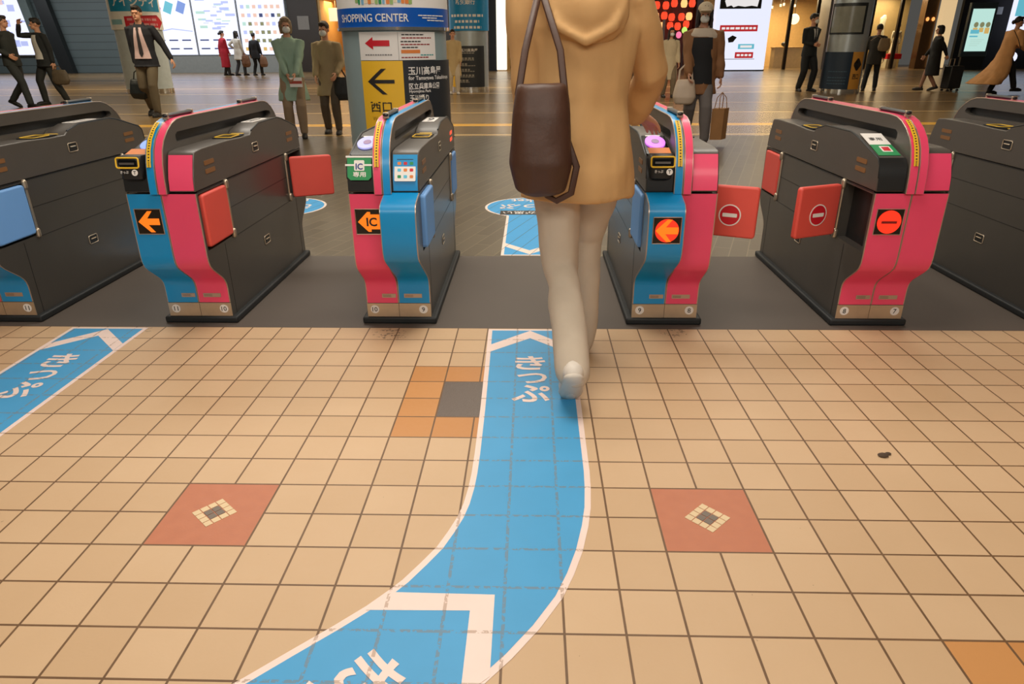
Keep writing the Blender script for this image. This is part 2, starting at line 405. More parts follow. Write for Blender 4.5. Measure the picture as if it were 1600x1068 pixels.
# ------------------------------------------------------------------ blue guide stickers on the floor
def sticker_mat(name, rgb, joint, wear, diag=False):
    m = bpy.data.materials.new(name); m.use_nodes = True; g = G(m); b = g.n['Principled BSDF']
    P, x, y = pos(g); n = g.noise(P, 70, 4, 0.7)
    if not diag:
        u = g.m('DIVIDE', x, T); v = g.m('DIVIDE', y, T)
        j = g.m('MULTIPLY', joints(g, u, v, 0.03), g.m('GREATER_THAN', n, 0.47))
    else:
        a = radians(71); ac = g.m('SUBTRACT', g.m('MULTIPLY', x, sin(a)), g.m('MULTIPLY', y, cos(a)))
        v = g.m('DIVIDE', ac, 0.1); j = g.m('LESS_THAN', g.m('ABSOLUTE', g.m('SUBTRACT', g.m('FRACT', g.m('ADD', v, 0.5)), 0.5)), 0.025)
    c = lin(rgb); col = g.mix(g.noise(P, 8, 3), c, tuple(min(1, q*1.15) for q in c[:3])+(1,))
    col = g.mix(g.m('MULTIPLY', j, 0.8), col, lin(joint))
    w = g.m('GREATER_THAN', g.noise(P, 95, 5, 0.75), wear); col = g.mix(g.m('MULTIPLY', w, 0.6), col, lin((150, 160, 165)))
    g.l.new(col, b.inputs['Base Color']); b.inputs['Roughness'].default_value = 0.5
    bumped(g, b, g.m('SUBTRACT', g.m('MULTIPLY', n, 0.2), j), 0.3, 0.0015); return m
SB = sticker_mat('blue floor sticker', (66, 156, 208), (112, 134, 150), 0.72)
SW = sticker_mat('white floor sticker', (238, 214, 204), (190, 160, 140), 0.80)
SBD = sticker_mat('blue floor sticker on slate', (52, 160, 220), (60, 84, 104), 0.75, True)
SWD = sticker_mat('white floor sticker on slate', (240, 222, 210), (150, 130, 115), 0.80, True)
SK = mat('black sticker label', (40, 34, 32), 0.5)

def flat(poly, z, m, name, parent=None):
    return MB().prism(poly, z-0.0008, z, FLOOR_FN).build(name, m, parent, smooth=0)
Lp = [(0.003, -0.012), (0.010, -0.35), (0.016, -0.73), (0.018, -1.0), (0.017, -1.109), (0.014, -1.176), (0.007, -1.249), (-0.004, -1.307), (-0.021, -1.363), (-0.043, -1.424),
      (-0.074, -1.481), (-0.108, -1.539), (-0.133, -1.572), (-0.174, -1.621), (-0.231, -1.678), (-0.306, -1.748), (-0.373, -1.812), (-0.58, -1.99), (-0.90, -2.21)]
Rp = [(-0.70, -2.42), (-0.40, -2.24), (-0.15, -2.065), (0.0, -1.925), (0.1, -1.816), (0.152, -1.755), (0.208, -1.678), (0.26, -1.59), (0.29, -1.515), (0.316, -1.433),
      (0.337, -1.338), (0.349, -1.262), (0.356, -1.17), (0.359, -1.09), (0.360, -0.82), (0.362, -0.385), (0.366, -0.012)]
def strip(outer, label, chevs, texts, blue, white, joint=None):
    t = flat(outer, 0.0012, white, 'floor_guide_sticker'); tag(t, label, 'floor sign', 'blue guide stickers on the floor')
    flat(inset(outer, 0.017), 0.0018, blue, 'blue_field', t)
    for c in chevs: flat(c, 0.0024, white, 'chevron', t)
    for k in range(0, len(texts), 3):
        mb = MB()
        for (b, cx, cy, w, h, rot) in texts[k:k+3]: mb.text(b, FLOOR_FN, cx, cy, w, h, 0.0028, bold=0.022, rot=rot)
        mb.build('lettering', white, t, smooth=0)
    return t
strip(Lp+Rp, 'long blue sticker curving from the bottom edge up to the middle lane', [
    [(0.016, -0.259), (0.016, -0.187), (0.184, -0.032), (0.348, -0.195), (0.348, -0.268), (0.184, -0.113)],
    [(-0.118, -1.580), (0.108, -1.583), (0.109, -1.800), (0.055, -1.850), (0.056, -1.631), (-0.172, -1.634)]],
    [('き', 0.185, -0.358, 0.118, 0.125, 0), ('つ', 0.192, -0.492, 0.112, 0.085, 0), ('ぷ', 0.188, -0.612, 0.135, 0.13, 0),
     ('き', -0.125, -1.812, 0.12, 0.125, -pi/4), ('つ', -0.222, -1.875, 0.11, 0.085, -pi/4), ('ぷ', -0.30, -1.955, 0.135, 0.13, -pi/4)], SB, SW)
strip([(-1.845, -0.012), (-1.843, -2.4), (-1.503, -2.4), (-1.503, -0.012)], 'straight blue sticker at the far left running up to the lane between the leftmost gates', [
    [(-1.828, -0.262), (-1.828, -0.19), (-1.672, -0.035), (-1.520, -0.19), (-1.520, -0.262), (-1.672, -0.108)]],
    [('き', -1.675, -0.36, 0.118, 0.125, 0), ('つ', -1.668, -0.492, 0.112, 0.085, 0), ('ぷ', -1.672, -0.612, 0.135, 0.13, 0)], SB, SW)
def key_sign(cx, label):
    r = 0.345; a = math.asin(0.17/r)
    oc = [(cx+r*cos(t), 2.45+r*sin(t)) for t in [(-pi/2+a)+(2*pi-2*a)*i/44 for i in range(45)]]
    outer = [(cx-0.17, 1.128), (cx+0.17, 1.128)]+oc
    t = flat(outer, 0.0012, SWD, 'floor_guide_sticker'); tag(t, label, 'floor sign', 'blue guide stickers on the floor')
    flat(inset(outer, 0.018), 0.0018, SBD, 'blue_field', t)
    flat([(cx-0.155, 1.405), (cx-0.155, 1.325), (cx, 1.150), (cx+0.155, 1.325), (cx+0.155, 1.405), (cx, 1.235)], 0.0024, SWD, 'chevron', t)
    flat([(cx-0.22, 2.185), (cx+0.22, 2.185), (cx+0.22, 2.315), (cx-0.22, 2.315)], 0.0024, SK, 'black_label', t)
    MB().text('うらが黒い', FLOOR_FN, cx, 2.25, 0.40, 0.09, 0.0030, bold=0.01, rot=pi).build('label_lettering', WHT, t, smooth=0)
    MB().text('きっぷ', FLOOR_FN, cx, 2.455, 0.46, 0.17, 0.0026, bold=0.02, rot=pi).build('lettering', SWD, t, smooth=0)
    MB().text('ticket', FLOOR_FN, cx, 2.68, 0.30, 0.11, 0.0026, bold=0.015, rot=pi).build('small_lettering', SWD, t, smooth=0)
key_sign(0.178, 'keyhole shaped blue floor sign beyond the middle lane, beside the walking person')
key_sign(-1.75, 'keyhole shaped blue floor sign half hidden behind the gate numbered 11 and 10')
tag(MB().ball((1.243, -0.995, 0.004), (0.017, 0.012, 0.006), 8).ball((1.262, -0.985, 0.003), (0.010, 0.007, 0.004), 8).build('dirt_clump', mat('dark dirt', (84, 66, 52), 0.9)),
    'small dark clump of dirt lying on the beige tiles', 'litter')

# ------------------------------------------------------------------ ticket gates
YC = 0.595
LOW = [(.06, .03), (.06, .165), (.056, .187), (.046, .205), (.03, .222), (-.04, .277), (-.058, .296), (-.067, .318), (-.07, .345), (-.07, .60)]
LOWP = [(.06, .03), (.06, .175), (.055, .197), (.04, .218), (.015, .237), (-.15, .345), (-.172, .365), (-.184, .39), (-.188, .43), (-.184, .545), (-.180, .562), (-.168, .575), (-.15, .582), (-.07, .602)]
UP = [(-.07, .607), (-.062, .66), (-.045, .705), (-.025, .750), (-.012, .757), (.05, .762), (.30, .762), (.46, .756), (.565, .756), (.59, .772), (.69, .795), (.95, .797), (1.02, .785),
      (.965+.115, .768), (1.148, .749), (1.225, .728), (1.25, .705), (1.258, .66), (1.262, .607)]
FIN = [(-.088, .602), (-.084, .66), (-.074, .715), (-.055, .765), (-.03, .80), (.01, .832), (.055, .855), (.10, .867), (.16, .871)]
FIN = FIN + [(2*YC-y, z) for y, z in FIN[::-1]]

def gate(xc, left, right, nums, label, flaps, prot=(False, False), disp=None, ring=RINGW, slot=False, cover=None, lamp_red=False, poster=False, yellow=True):
    """left/right: (panel, flap) colours of the halves; flaps: {(side, end): 'open'|'shut'}; the half on the left is the right one turned by 180 degrees."""
    g = thing('ticket_gate', label, 'ticket gate', (xc, YC, 0), 0, 'ticket gates in a row')
    MB().prism([(-.165, -.548), (.165, -.548), (.165, .55), (-.165, .55)], 0, .03, FLOOR_FN).build('plinth', PLIN, g, bevel=0.008)
    for sd, (col, fcol) in ((1, right), (-1, left)):
        front = sd == 1                     # this half's own 'front' profile faces the camera only on the right
        def S(x, y, z, sd=sd): return (sd*x, sd*(y-YC), z)
        fx = lambda u, v, n: S(n, u, v)     # polygons in (y, z) swept along x
        pf = prot[1] if sd == 1 else False; pr = prot[0] if sd == -1 else False
        fp = LOWP if pf else LOW; rp = [(2*YC-y, z) for y, z in (LOWP if pr else LOW)][::-1]
        prof = fp+rp
        cab = MB().prism(prof, 0.0, .098, fx, 0)
        holes = [[(-.055, .362), (.20, .362), (.20, .595), (-.055, .595)], [(.99, .362), (1.245, .362), (1.245, .595), (.99, .595)]]
        vs, fs = holed(prof, holes, .043)
        cab.add([S(n+.1195, u, v) for u, v, n in vs], fs, 0)
        for (a, b) in ((-.055, .20), (.99, 1.245)): cab.add([S(.0985, a, .362), S(.0985, b, .362), S(.0985, b, .595), S(.0985, a, .595)], [(0, 1, 2, 3)], 1)
        cab.build('cabinet', [DARK, BLK], g, smooth=30)
        up = MB().prism(UP, .034, .141, fx).build('upper_console', CONS, g, smooth=30, bevel=0.004)
        MB().limb([S(.139, y, z+.001) for y, z in UP[9:18]], [.004]*9, 6).build('console_edging', BLK, g)
        # seams, latches and lamps on the outer side
        sm = MB()
        fside = lambda u, v, n: S(.141+n, u, v)
        for (a, b, c, d) in ((.20, .99, .482, .485), (.20, .99, .352, .355), (.105, .108, .03, .352), (1.08, 1.083, .03, .352), (.205, .208, .355, .60), (.982, .985, .355, .60), (-.06, 1.25, .6005, .606)):
            sm.slab(a, b, c, d, 0, .0006, fside)
        sm.build('panel_seams', BLK, g, smooth=0)
        for (cy, cz) in ((.60, .695), (.58, .245)):
            l = MB().prism(rrect(cy-.034, cy+.034, cz-.02, cz+.02, .006), 0, .0015, fside).build('latch', BLK, g)
            MB().ring([S(.1425, u, v) for u, v in rrect(cy-.034, cy+.034, cz-.02, cz+.02, .006)], .0022, 6).limb([S(.145, cy-.018, cz+.004), S(.145, cy+.018, cz+.004)], [.003, .003], 6).build('latch_handle', STEEL, l)
        for (cy, red) in ((.09, False), (1.10, lamp_red and sd == 1)):
            for k in range(2):
                cz = .668+.034*k
                MB().prism(rrect(cy-.045, cy+.045, cz-.009, cz+.009, .004), 0, .002, fside).build('status_lamp', LAMPR if red else LAMPO, g)
        # flaps
        for end in ('front', 'rear'):
            real = end if sd == 1 else ('rear' if end == 'front' else 'front')    # which end of the lane it is in the world
            st = flaps.get((sd, real), 'shut')
            hy = .203 if end == 'front' else .987; dr = -1 if end == 'front' else 1
            fl_m = fcol
            if st == 'shut':
                off = .016 if not (pf and end == 'front') else .024
                fn = lambda u, v, n, hy=hy, dr=dr, off=off: S(.128+off+n, hy+dr*u, v)
            else:
                a = radians(24); dx, dy = cos(a), dr*sin(a)
                fn = lambda u, v, n, hy=hy, dx=dx, dy=dy, dr=dr: S(.150+dx*u-dy*n*dr*dr, hy+dy*u+dx*n, v)
            n0, n1 = (-.014, .014)
            if st == 'shut': n0, n1 = -.03, .008
            fo = MB().prism(rrect(.012, .235 if st == 'open' else .243, .373, .590, .014), n0, n1, fn).build('flap', fl_m, g, smooth=30, bevel=0.008)
            hb = MB()
            for z0, z1 in ((.362, .385), (.578, .600)): hb.limb([S(.146, hy, z0), S(.146, hy, z1)], [.011, .011], 10)
            hb.limb([S(.143, hy+dr*-.004, .38), S(.143, hy+dr*-.004, .585)], [.006, .006], 8).build('flap_hinge', STEEL, g)
            if st == 'open' and real == 'front':
                near = n1 if (fn(0.1, .5, n1)[1] < fn(0.1, .5, n0)[1]) else n0; sg = 1 if near == n1 else -1
                MB().prism(circle(.125, .468, .046), near, near+sg*.001, fn).build('no_entry_ring', WHT, fo, smooth=0)
                MB().prism(circle(.125, .468, .041), near, near+sg*.0016, fn).build('no_entry_disc', REDP, fo, smooth=0)
                MB().prism(rrect(.095, .155, .460, .476, .003), near, near+sg*.0022, fn).build('no_entry_bar', WHT, fo, smooth=0)
        # coloured face panels at both ends of the half
        for e in (0, 1):
            pp = fp if e == 0 else [(2*YC-y, z) for y, z in (LOWP if pr else LOW)]
            dirn = 1 if e == 0 else -1
            def ribbon(pts, x0, x1, t, lift=0.0):
                mb = MB(); out = []
                for i, p in enumerate(pts):
                    a = Vector(pts[max(i-1, 0)]); b = Vector(pts[min(i+1, len(pts)-1)]); d = (b-a).normalized()
                    nn = Vector((-d.y, d.x)) if dirn == 1 else Vector((d.y, -d.x))
                    out.append((Vector(p)+nn*lift, Vector(p)+nn*(lift+t)))
                vs = []; fs = []
                for a, b in out: vs += [S(x0, a.x, a.y), S(x1, a.x, a.y), S(x1, b.x, b.y), S(x0, b.x, b.y)]
                for i in range(len(out)-1):
                    for k in range(4): fs.append((4*i+k, 4*i+(k+1) % 4, 4*i+4+(k+1) % 4, 4*i+4+k))
                q = 4*(len(out)-1); fs += [(0, 1, 2, 3), (q+3, q+2, q+1, q)]
                return mb.add(vs, fs)
            y0 = pp[0][0]
            low = [(y0, .096)]+pp[1:]
            ribbon(low, .001, .1415, .0022).build('panel_edging', TRIM, g, smooth=60)
            pan = ribbon(low, .004, .1375, .0038).build('face_panel', col, g, smooth=60)
            kick = ribbon([(y0, .031), (y0, .093)], .001, .1415, .003).build('kick_plate', STEEL, g, smooth=0)
            nface = lambda u, v, n, y0=y0, dirn=dirn: S(u, y0-dirn*(n+.0031), v)
            world_front = (sd == 1) == (e == 0)
            lab_u = .03 if sd == -1 else .085
            yv = .13
            MB().slab(lab_u-.02, lab_u+.02, yv-.009, yv+.009, 0, .002, nface).build('label_plate', TRIM, pan, smooth=0)
            if world_front:
                # as read by the viewer, x runs the same way for both halves
                xs = lambda w: (w if sd == 1 else -w)
                rf = plane_fn((0, -YC+.06-.0034, 0), (1, 0, 0), (0, 0, 1))
                cxn = (.108 if sd == 1 else -.108)
                MB().prism(circle(cxn, .066, .019), 0, .0008, rf).build('number_disc', WHT, kick, smooth=0)
                MB().text(nums[0 if sd == -1 else 1], rf, cxn, .066, None, .021, .0014, bold=.01).build('number', DKP, kick, smooth=0)
                pl = MB(); pl.slab(cxn*.45-.022, cxn*.45+.022, .121, .139, 0, .0022, rf)
                for q in range(2): pl.slab(cxn*.45-.018, cxn*.45+.018, .126+.006*q, .1275+.006*q, .0022, .0026, rf, 1)
                pl.build('label_plate', [TRIM, DKP], pan, smooth=0)
        # box face of the unlocked half end and console details (the half's own front is the box end)
        bf = UP[0:4]
        def bpan(x0, x1, z0, z1, t, m, name):
            pts = [p for p in [(-.0695, .612), (-.062, .66), (-.045, .705), (-.027, .745)]]
            vs = []; fs = []
            for (y, z) in pts: vs += [S(x0, y+.002, z), S(x1, y+.002, z), S(x1, y-t, z+t*.2), S(x0, y-t, z+t*.2)]
            for i in range(3):
                for k in range(4): fs.append((4*i+k, 4*i+(k+1) % 4, 4*i+4+(k+1) % 4, 4*i+4+k))
            fs += [(0, 1, 2, 3), (15, 14, 13, 12)]
            return MB().add(vs, fs).build(name, m, g, smooth=60)
        bp_ = bpan(.040, .136, .612, .745, .0035, col, 'box_panel')
        cp = [(1.2645, .612), (1.2605, .66), (1.2525, .705), (1.2265, .7305)]; vs = []; fs = []
        for (y, z) in cp: vs += [S(.037, y-.003, z-.002), S(.139, y-.003, z-.002), S(.139, y+.001, z+.0005), S(.037, y+.001, z+.0005)]
        for i in range(3):
            for k in range(4): fs.append((4*i+k, 4*i+(k+1) % 4, 4*i+4+(k+1) % 4, 4*i+4+k))
        MB().add(vs, fs+[(0, 1, 2, 3), (15, 14, 13, 12)]).build('console_front', BLK, g, smooth=60)
        if poster and sd == 1:
            pf_ = plane_fn((0, -YC-.045-.006, .695), (1, 0, 0), (0, .42, .91))
            pm = MB().prism(rrect(.046, .129, -.050, .046, .004), 0, .002, pf_)
            for i in range(9):
                u = .056+.024*(i % 3); v = .020-.026*(i//3); mi = (2, 3, 4, 5)[i*7 % 4]
                pm.prism(rrect(u+.002, u+.016, v-.006, v+.006, .003), .002, .0026, pf_, mi)
            pm.slab(.056, .120, .034, .037, .002, .0026, pf_, 1)
            pm.build('notice', [WHT, DKP, ORG, mat('cyan print', (90, 190, 220)), GRN, REDP], g, smooth=0)
        # number plate, ticket exit in the tray
        topf = plane_fn((0, -YC, .7965), (1, 0, 0), (0, 1, 0)) if sd == 1 else plane_fn((0, YC, .7965), (-1, 0, 0), (0, -1, 0))
        if sd == 1: npl = MB().prism(rrect(.048, .108, .70, .90, .006), 0, .0022, topf).build('number_plate', WHT, g, smooth=0)
        rot = 0 if sd == 1 else pi
        if sd == 1: MB().text(nums[1], topf, .078, .80, .030 if sd == 1 else .036, .15, .0028, bold=.012, rot=rot).build('number', DKP, npl, smooth=0)
        tr = plane_fn((0, -YC, .7605), (1, 0, 0), (0, 1, 0)) if sd == 1 else plane_fn((0, YC, .7605), (-1, 0, 0), (0, -1, 0))
        te = MB().prism(rrect(.045, .130, .36, .53, .01), -.002, .003, tr, 0).prism(rrect(.060, .118, .40, .47, .008), .003, .0035, tr, 1)
        te.build('ticket_exit', [BLK, BLKG], g)
        MB().ring([tr(u, v, .004) for u, v in rrect(.050, .125, .375, .485, .012)], .0022, 6).build('exit_frame', YEL, g)
        MB().prism(rrect(.058, .116, .52, .56, .004), .0005, .0022, tr).build('exit_sticker', YEL, g, smooth=0)
    # ---- centre fin with slot, stripes and grips
    slotp = [(.075, .783), (.085, .782), (1.105, .782), (1.16, .792), (1.165, .80), (1.155, .815), (1.10, .822), (.09, .822), (.07, .812), (.068, .795)]
    vs, fs = holed(FIN, [slotp], .066)
    fb = MB().add([(n, u-YC, v) for u, v, n in vs], fs, 0)
    fb.prism([(u-YC, v) for u, v in inset(slotp, -.004)], -.006, .006, lambda u, v, n: (n, u, v), 1)
    fb.build('centre_fin', [CONS, BLK], g, smooth=35)
    for k, (col, _) in ((-1, left), (1, right)):
        st = MB(); vs = []; fs = []; N = len(FIN)
        for i, p in enumerate(FIN):
            a = Vector(FIN[max(i-1, 0)]); b = Vector(FIN[min(i+1, N-1)]); d = (b-a).normalized(); nn = Vector((-d.y, d.x))
            q = Vector(p)+nn*.004; x0, x1 = k*.004, k*.0315
            for x, w in ((x0, p), (x1, p), (x1, q), (x0, q)): vs.append((x, w[0]-YC, w[1]))
        for i in range(N-1):
            for j in range(4): fs.append((4*i+j, 4*i+(j+1) % 4, 4*i+4+(j+1) % 4, 4*i+4+j))
        e = 4*(N-1); fs += [(0, 1, 2, 3), (e+3, e+2, e+1, e)]
        st.add(vs, fs).build('fin_stripe', col, g, smooth=60)
        ed = MB()
        for x in (k*.0325, k*.003): ed.limb([(x, p[0]-YC+.001, p[1]+.002) for p in FIN], [.0024]*N, 6)
        ed.build('stripe_edging', TRIM, g)
    if yellow:
        vs = []; fs = []; mis = []
        pts = [(-.0865, .70)]+FIN[3:8]
        pts = [(-.080, .705), (-.0745, .725), (-.0565, .768), (-.0315, .803), (.008, .835), (.05, .857)]
        ys = MB(); 
        for i, p in enumerate(pts):
            a = Vector(pts[max(i-1, 0)]); b = Vector(pts[min(i+1, len(pts)-1)]); d = (b-a).normalized(); nn = Vector((-d.y, d.x)); q = Vector(p)+nn*.0065
            for x in (-.026, -.0085): vs.append((x, q.x-YC, q.y))
        fs = [(2*i, 2*i+1, 2*i+3, 2*i+2) for i in range(len(pts)-1)]
        ys.add(vs, fs, 0)
        for i in range(len(pts)-1):
            a, b = Vector(vs[2*i]), Vector(vs[2*i+2]); cnt = 4
            for j in range(cnt):
                c = a.lerp(b, (j+.2)/cnt); e2 = a.lerp(b, (j+.62)/cnt); nx = Vector((.006, 0, 0)); nb = (b-a).normalized().cross(Vector((1, 0, 0)))*-.0006
                ys.add([c+nx+nb, c+nx*2+nb, e2+nx*2+nb, e2+nx+nb], [(0, 1, 2, 3)], 1)
        ys.build('fin_sticker', [YEL, DKP], g, smooth=0, flip=False)
    for (a, b) in ((.085, .30), (.845, 1.05)):
        gp = MB().limb([(0, a-YC, .884), (0, b-YC, .884)], [.013, .013], 10, .6)
        gp.build('grip', BLK, g)
        br = MB()
        for yy in (a, b): br.box(-.012, .012, yy-YC-.006, yy-YC+.006, .870, .893)
        br.build('grip_bracket', STEEL, g, bevel=0.002)
    # ---- entry console on the left half (faces the camera)
    cons = plane_fn((-.0875, .182-YC, .7885), (1, 0, 0), (0, .975, .06))
    pan = MB().prism(rrect(-.046, .046, -.14, .055, .006), 0, .0015, plane_fn((-.0875, .165-YC, .7865), (1, 0, 0), (0, .962, .272)))
    pn = plane_fn((-.0875, .045-YC, .7520), (1, 0, 0), (0, .966, .258))
    if cover is None:
        MB().prism(rrect(-.047, .047, -.055, .135, .008), 0, .004, pn).build('reader_panel', BLKG, g)
        MB().prism(circle(0, .06, .040, .062), .004, .010, pn).build('reader_pad', ring, g)
        MB().prism(circle(0, .06, .016, .022), .010, .0115, pn).build('reader_mark', mat('dim mauve mark', (150, 120, 160), .5), g)
        MB().slab(-.03, .03, .128, .138, .004, .0048, pn).build('reader_caption', WHT, g, smooth=0)
    if slot:
        su = MB().loft([(-.0875, -.052-YC, .655, .030, .030), (-.0875, -.058-YC, .664, .042, .042), (-.0875, -.058-YC, .70, .047, .046), (-.0875, -.055-YC, .742, .047, .043), (-.0875, -.050-YC, .750, .043, .038)], 24, power=.5)
        su.build('slot_unit', BLK, g, smooth=50)
        sf = plane_fn((-.0875, -.1055-YC, .726), (1, 0, 0), (0, .18, .98))
        MB().ring([sf(u, v, .002) for u, v in rrect(-.044, .044, -.018, .020, .008)], .0032, 8).build('slot_frame', YEL, g)
        MB().prism(rrect(-.036, .036, -.010, .012, .004), 0, .003, sf).slab(-.03, .028, -.006, .002, .003, .006, sf, 1).build('ticket_slot', [BLKG, CONS], g)
        MB().text('きっぷ', sf, -.014, -.034, .032, .011, .003, bold=.01).build('slot_lettering', WHT, g, smooth=0)
        MB().prism(circle(.026, -.036, .012), .002, .003, sf).build('slot_mark', WHT, g, smooth=0)
        MB().text('T', sf, .026, -.036, None, .013, .0036, bold=.02).build('slot_mark_letter', DKP, g, smooth=0)
        of = plane_fn((-.0875, -.028-YC, .7505), (1, 0, 0), (0, .97, .24))
        MB().slab(-.042, .042, -.028, .048, 0, .0015, of).build('slot_sticker', ORG, g, smooth=0)
    if cover == 'ic':
        MB().prism(rrect(-.047, .047, -.055, .135, .008), 0, .004, pn).build('reader_panel', BLKG, g)
        MB().prism(circle(0, .06, .040, .062), .004, .010, pn).build('reader_pad', ring, g)
        MB().prism(circle(0, .06, .016, .022), .010, .0115, pn).build('reader_mark', mat('dim mauve mark', (150, 120, 160), .5), g)
        MB().slab(-.03, .03, .128, .138, .004, .0048, pn).build('reader_caption', WHT, g, smooth=0)
        cf = plane_fn((-.0875, -.0705-YC, .700), (1, 0, 0), (0, .30, .954))
        cv = MB().prism([(-.035, -.046), (.035, -.046), (.047, -.034), (.047, .046), (-.047, .046), (-.047, -.034)], 0, .003, cf, 0)
        cv.slab(-.052, .052, .040, .047, .003, .0045, cf, 1).slab(-.055, .050, .008, .015, .003, .0045, cf, 1).prism(rrect(-.020, .020, -.010, .030, .004), .003, .004, cf, 1)
        cv.text('IC', cf, 0, .006, None, .024, .0048, 2, bold=.03).text('専用', cf, 0, -.024, .05, .02, .0038, 1, bold=.02)
        cv.build('slot_cover', [GRN, WHT, mat('navy print', (40, 56, 130))], g, smooth=0)
    if cover == 'slope':
        cf = plane_fn((-.088, .06-YC, .7575), (1, 0, 0), (0, .955, .298))
        cv = MB().slab(-.040, .044, -.075, .02, 0, .002, cf, 0).slab(-.040, .044, .02, .125, 0, .002, cf, 1)
        cv.prism(rrect(-.012, .028, -.045, .005, .004), .002, .0026, cf, 1).slab(-.006, .022, -.038, -.004, .0026, .0032, cf, 2).text('専用', cf, 0, .07, .05, .03, .0026, 3, bold=.01)
        cv.build('console_sticker', [GRN, WHT, REDP, DKP], g, smooth=0)
    # ---- led display on the left half's face
    yd = -.0745 if not prot[0] else -.1905
    df = plane_fn((-.068, yd-YC, .490 if not prot[0] else .484), (1, 0, 0), (0, 0, 1))
    if disp:
        d = MB().slab(-.053, .053, -.051, .051, -.012, .0015, df).build('display', BLKG, g, smooth=0)
        MB().ring([df(u, v, .002) for u, v in ((-.053, -.051), (0, -.051), (.053, -.051), (.053, 0), (.053, .051), (0, .051), (-.053, .051), (-.053, 0))], .002, 4).build('display_frame', TRIM, d)
        arrow = [(-.044, 0), (.0, .043), (.018, .043), (-.006, .013), (.042, .013), (.042, -.013), (-.006, -.013), (.018, -.043), (.0, -.043)]
        if disp == 'arrow': MB().prism(arrow, .002, .004, df).build('lit_arrow', LEDO, d, smooth=0)
        if disp == 'ic':
            MB().prism([(-.044, 0), (-.004, .040), (.008, .040), (.008, .030), (.046, .030), (.046, -.030), (.008, -.030), (.008, -.040), (-.004, -.040)], .002, .004, df).build('lit_arrow', LEDO, d, smooth=0)
            MB().text('IC', df, .012, 0, None, .036, .0046, bold=.03).build('display_lettering', DKP, d, smooth=0)
        if disp == 'stoparrow':
            MB().prism(circle(0, 0, .045), .002, .003, df).build('lit_disc', LEDR, d, smooth=0)
            MB().prism(arrow, .003, .005, df).build('lit_arrow', LEDO, d, smooth=0)
        if disp == 'stop':
            MB().prism(circle(0, 0, .046), .002, .004, df).build('lit_disc', LEDR, d, smooth=0)
            MB().slab(-.03, .03, -.006, .004, .004, .0046, df).build('dark_bar', mat('unlit red bar', (120, 14, 10), 0.5, emit=0.15), d, smooth=0)
    return g
P_, B_ = (PINK, FRED), (BLUE, FBLU)
gate(-2.185, P_, B_, ('12', '11'), 'grey ticket gate at the far left edge with blue flap and blue lower panel', {})
gate(-1.290, B_, P_, ('11', '10'), 'ticket gate with plain orange arrow, blue half left of pink half, numbered 11 and 10', {(1, 'rear'): 'open'}, disp='arrow', ring=RINGB, slot=True)
gate(-0.3965, P_, B_, ('10', '9'), 'ticket gate with lit IC arrow, green sticker and bulging blue half, numbered 10 and 9', {}, prot=(False, True), disp='ic', cover='ic', lamp_red=True, poster=True)
gate(0.772, B_, P_, ('9', '8'), 'ticket gate with orange arrow on red disc, numbered 9 and 8, by the walker', {(1, 'front'): 'open'}, prot=(True, False), disp='stoparrow', ring=RINGP, slot=True)
gate(1.660, P_, P_, ('8', '7'), 'all pink ticket gate with red no entry display, numbered 8 and 7', {(-1, 'front'): 'open'}, disp='stop', cover='slope')
gate(2.550, P_, P_, ('7', '6'), 'dark grey ticket gate cut off by the right edge of the picture', {})

# ------------------------------------------------------------------ columns and their signs
COLM = mat('pale enamelled column', (150, 168, 170), 0.35, 0.1, var=0.03)
SILV = mat('brushed silver column', (176, 184, 186), 0.32, 0.5, var=0.04)
BLUB = mat('deep blue banner', (0, 84, 178), 0.4, var=0.02)
CYAB = mat('cyan blue banner', (10, 132, 190), 0.35, var=0.03)
NAVY = mat('charcoal sign face', (38, 42, 48), 0.5, var=0.02)
NAVB = mat('navy sign face', (16, 40, 62), 0.5, var=0.02)
YSGN = mat('yellow sign face', (246, 192, 44), 0.5, var=0.02)
OSGN = mat('amber sign face', (206, 146, 62), 0.5, var=0.02)
CHR = mat('chrome ring', (214, 214, 208), 0.12, 0.95, var=0)
PALE = mat('pale grey paint', (150, 156, 156), 0.6)
def column(cx, cy, R, m):
    struct(MB().cyl((cx, cy), R, 0, 4.2, 64).cyl((cx, cy), R+.012, 0, .11, 64, 1).build('column', [m, CHR], smooth=50))
    return round_fn(cx, cy, R)
def bars(mb, fn, u0, u1, v, h, n, mi, dash=None):                  # a line of print too small to read
    u = u0
    while u < u1-1e-6:
        w = (dash or (u1-u0))*random.uniform(.7, 1.2); e = min(u1, u+w)
        mb.slab(u, e, v-h/2, v+h/2, n, n+.001, fn, mi, 2); u = e+h*.55
# middle column
f = column(-1.155, 4.51, .50, COLM)
t = tag(MB().slab(-1.35, 1.35, 1.27, 1.297,  .003, .035, f, 0, 40).build('banner', CHR, smooth=50), 'blue and white shopping center banner wrapped round the middle column', 'banner')
MB().slab(-1.4, 1.4, 1.297, 1.455, .012, .026, f, 0, 44).build('blue_band', BLUB, t, smooth=50)
MB().slab(-1.4, 1.4, 1.455, 2.6, .012, .024, f, 0, 44).build('white_sheet', WHT, t, smooth=50)
MB().text('SHOPPING CENTER', f, -.118, 1.372, .68, .066, .028, bold=.012).build('lettering', WHT, t, smooth=0)
mb = MB()
for v, a, b in ((1.392, .31, .62), (1.372, .35, .52), (1.352, .40, .64)): bars(mb, f, a, b, v, .009, .027, 0, .05)
mb.build('small_print', WHT, t, smooth=0)
mb = MB(); cols = [ORG, GRN, mat('sky print', (120, 170, 200)), mat('leaf print', (150, 180, 110)), mat('cream print', (232, 214, 180))]
